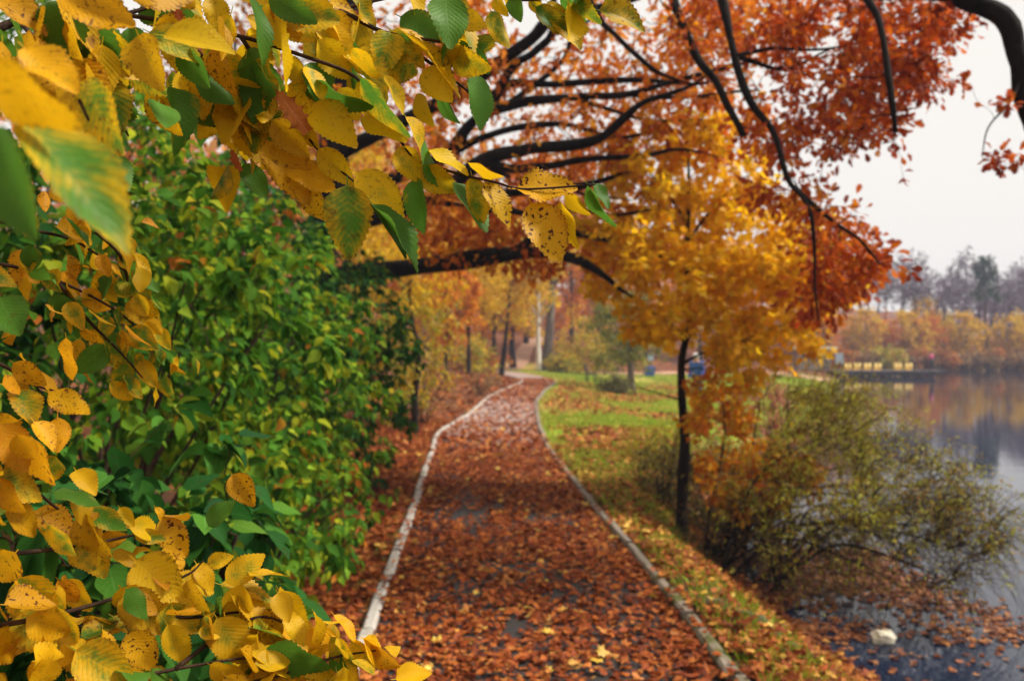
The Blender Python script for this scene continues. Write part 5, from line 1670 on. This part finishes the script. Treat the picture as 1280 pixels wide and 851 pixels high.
# -- middle left shrub
TW2 = [[(-80, 330, 1.0), (0, 330, 1.1), (70, 350, 1.2), (140, 385, 1.25), (180, 420, 1.28), (200, 455, 1.28)], [(-60, 260, .95), (30, 285, 1.1), (90, 300, 1.2), (140, 330, 1.25), (180, 350, 1.28)],
       [(70, 350, 1.2), (110, 400, 1.22), (150, 440, 1.25), (185, 480, 1.27)], [(-60, 440, .9), (0, 455, 1.0), (40, 480, 1.05), (75, 490, 1.05)], [(120, 290, 1.22), (150, 320, 1.25), (165, 370, 1.26), (190, 400, 1.27)]]
for q in TW2:
    limb(E2, [P(*v) for v in q], .003, .0009, M['twig'], 'twig', 6, 5)
limb(E2, [(-1.2, 1.15, 0), (-1.1, 1.1, .8), P(-200, 320, .98), P(-80, 330, 1.0)], .014, .004, M['twig'], 'stem', 7, 6, rng)
limb(E2, [(-1.1, 1.1, .8), (-1.05, 1.05, 1.2), P(-150, 300, .95), P(-60, 260, .95)], .009, .003, M['twig'], 'stem', 7, 6, rng)
limb(E2, [(-1.14, 1.12, .6), P(-200, 420, .92), P(-60, 440, .9)], .008, .003, M['twig'], 'stem', 7, 6, rng)
for h in ((154, 340, 186, 372, 34, 1.26, 'm'), (138, 350, 160, 372, 24, 1.26, 'm'), (165, 372, 190, 410, 30, 1.26, 'y'), (175, 450, 196, 485, 26, 1.27, 'y'), (140, 415, 158, 455, 24, 1.26, 'm'), (162, 412, 194, 435, 26, 1.25, 'm'), (90, 375, 56, 395, 30, 1.2, 'g'), (84, 378, 104, 412, 26, 1.2, 'm'),
          (134, 432, 94, 468, 34, 1.22, 'g'), (160, 452, 142, 484, 22, 1.26, 'm'), (100, 410, 130, 428, 16, 1.2, 'o'), (38, 462, 78, 494, 14, 1.05, 'o'), (20, 475, 36, 486, 14, 1.05, 'o'), (196, 410, 212, 436, 22, 1.27, 'y'), (205, 470, 214, 500, 16, 1.28, 'm'), (0, 372, 26, 420, 40, .8, 'g'), (124, 318, 136, 346, 20, 1.22, 'o'), (150, 315, 170, 340, 20, 1.25, 'm')):
    hand(E2, *h)
along(E2, TW2[:3] + TW2[4:], 70, 'yymomg', (.022, .042), rng, .02)
along(E2, [TW2[1][:4], TW2[0][:4], TW2[3][:2]], 50, 'oogo', (.025, .05), rng, .045)

# -- bottom left shrub
TW3 = [[(-80, 700, .9), (30, 690, 1.0), (110, 680, 1.1), (180, 665, 1.15), (200, 655, 1.16)], [(-60, 790, .9), (60, 770, 1.0), (150, 745, 1.08), (230, 720, 1.12), (255, 700, 1.13)], [(-40, 880, .9), (100, 860, 1.0), (220, 835, 1.05), (300, 822, 1.08), (340, 818, 1.1)],
       [(120, 900, .95), (250, 870, 1.02), (350, 842, 1.08), (420, 820, 1.1), (470, 812, 1.12)], [(150, 745, 1.08), (220, 770, 1.1), (290, 765, 1.12), (350, 760, 1.15)], [(-60, 600, .9), (0, 590, 1.0), (40, 610, 1.05), (80, 640, 1.1), (125, 655, 1.12)], [(220, 835, 1.05), (280, 790, 1.1), (330, 770, 1.12), (380, 790, 1.14)],
       [(-60, 600, .9), (-10, 560, .95), (20, 540, 1.0), (45, 560, 1.0)]]
for q in TW3:
    limb(E3, [P(*v) for v in q], .0032, .0010, M['twig'], 'twig', 6, 5)
rt = np.array([-1.0, .95, .0])
for q, rr in (((-80, 700, .9), .008), ((-60, 790, .9), .009), ((-40, 880, .9), .008), ((120, 900, .95), .008), ((-60, 600, .9), .008)):
    e = P(*q)
    limb(E3, [rt, rt * .5 + e * .5 + np.array([-.1, 0, .05]), e], rr, .003, M['twig'], 'stem', 7, 6, rng)
for h in ((202, 648, 234, 696, 46, 1.16, 's'), (194, 634, 206, 652, 10, 1.16, 'o'), (330, 812, 414, 834, 40, 1.08, 'g'), (68, 614, 126, 632, 22, 1.05, 'g'), (100, 640, 132, 700, 26, 1.08, 'y'), (150, 634, 168, 658, 20, 1.12, 'y'), (142, 688, 174, 708, 20, 1.12, 'y'), (42, 640, 100, 670, 36, 1.08, 'o'),
          (84, 724, 112, 764, 28, 1.05, 'y'), (24, 722, 70, 790, 52, 1.0, 'm'), (18, 770, 74, 810, 52, .98, 'm'), (170, 700, 226, 748, 54, 1.1, 'y'), (156, 738, 206, 792, 48, 1.08, 'y'), (246, 704, 268, 738, 24, 1.14, 'y'), (206, 752, 250, 790, 40, 1.1, 'y'), (276, 730, 346, 752, 24, 1.14, 'm'), (350, 738, 382, 790, 36, 1.14, 'y'), (334, 760, 352, 794, 22, 1.13, 's'),
          (418, 768, 450, 802, 16, 1.12, 'o'), (464, 806, 496, 840, 22, 1.12, 'o'), (414, 795, 444, 836, 24, 1.11, 'm'), (160, 790, 194, 836, 40, 1.05, 's'), (96, 812, 166, 851, 52, .98, 'm'), (272, 772, 310, 830, 46, 1.08, 'y'), (256, 770, 274, 834, 20, 1.09, 'm'), (92, 680, 120, 712, 30, 1.08, 'm'), (20, 690, -10, 722, 40, .95, 'o'), (0, 530, 34, 590, 44, .95, 'o'), (30, 540, 60, 610, 26, .98, 'o'), (106, 770, 150, 790, 24, 1.06, 's'), (440, 800, 470, 836, 26, 1.12, 'y'),
          (300, 740, 330, 790, 24, 1.13, 'y'), (236, 640, 205, 650, 8, 1.16, 'o'), (210, 780, 236, 830, 36, 1.06, 'y'), (380, 790, 420, 812, 24, 1.13, 'y')):
    hand(E3, *h)
along(E3, [TW3[1], TW3[2], TW3[3], TW3[4], TW3[6], TW3[2], TW3[3]], 135, 'yyyymomsg', (.03, .062), rng, .03)
along(E3, [TW3[0], TW3[5], TW3[7], TW3[1][:3], TW3[2][:3]], 80, 'oyyom', (.035, .06), rng, .035)

# ------------------------------------------------------------------ haze over the lake
HAZE = True
if HAZE:
    b = NB('haze')
    pv = b.n('ShaderNodeVolumePrincipled')
    pv.inputs['Color'].default_value = (.70, .76, 1.0, 1)
    pv.inputs['Density'].default_value = .0011
    pv.inputs['Anisotropy'].default_value = 0.0
    b.t.links.new(pv.outputs[0], b.out.inputs['Volume'])
    try:
        b.m.volume_intersection_method = 'FAST'
    except Exception:
        pass
    a = Acc()
    a.box((0, 180, 13.5), (500, 500, 34))
    tag(a.build('haze', b.m, None, False), 'thin bluish autumn mist over the lake', kind='stuff')
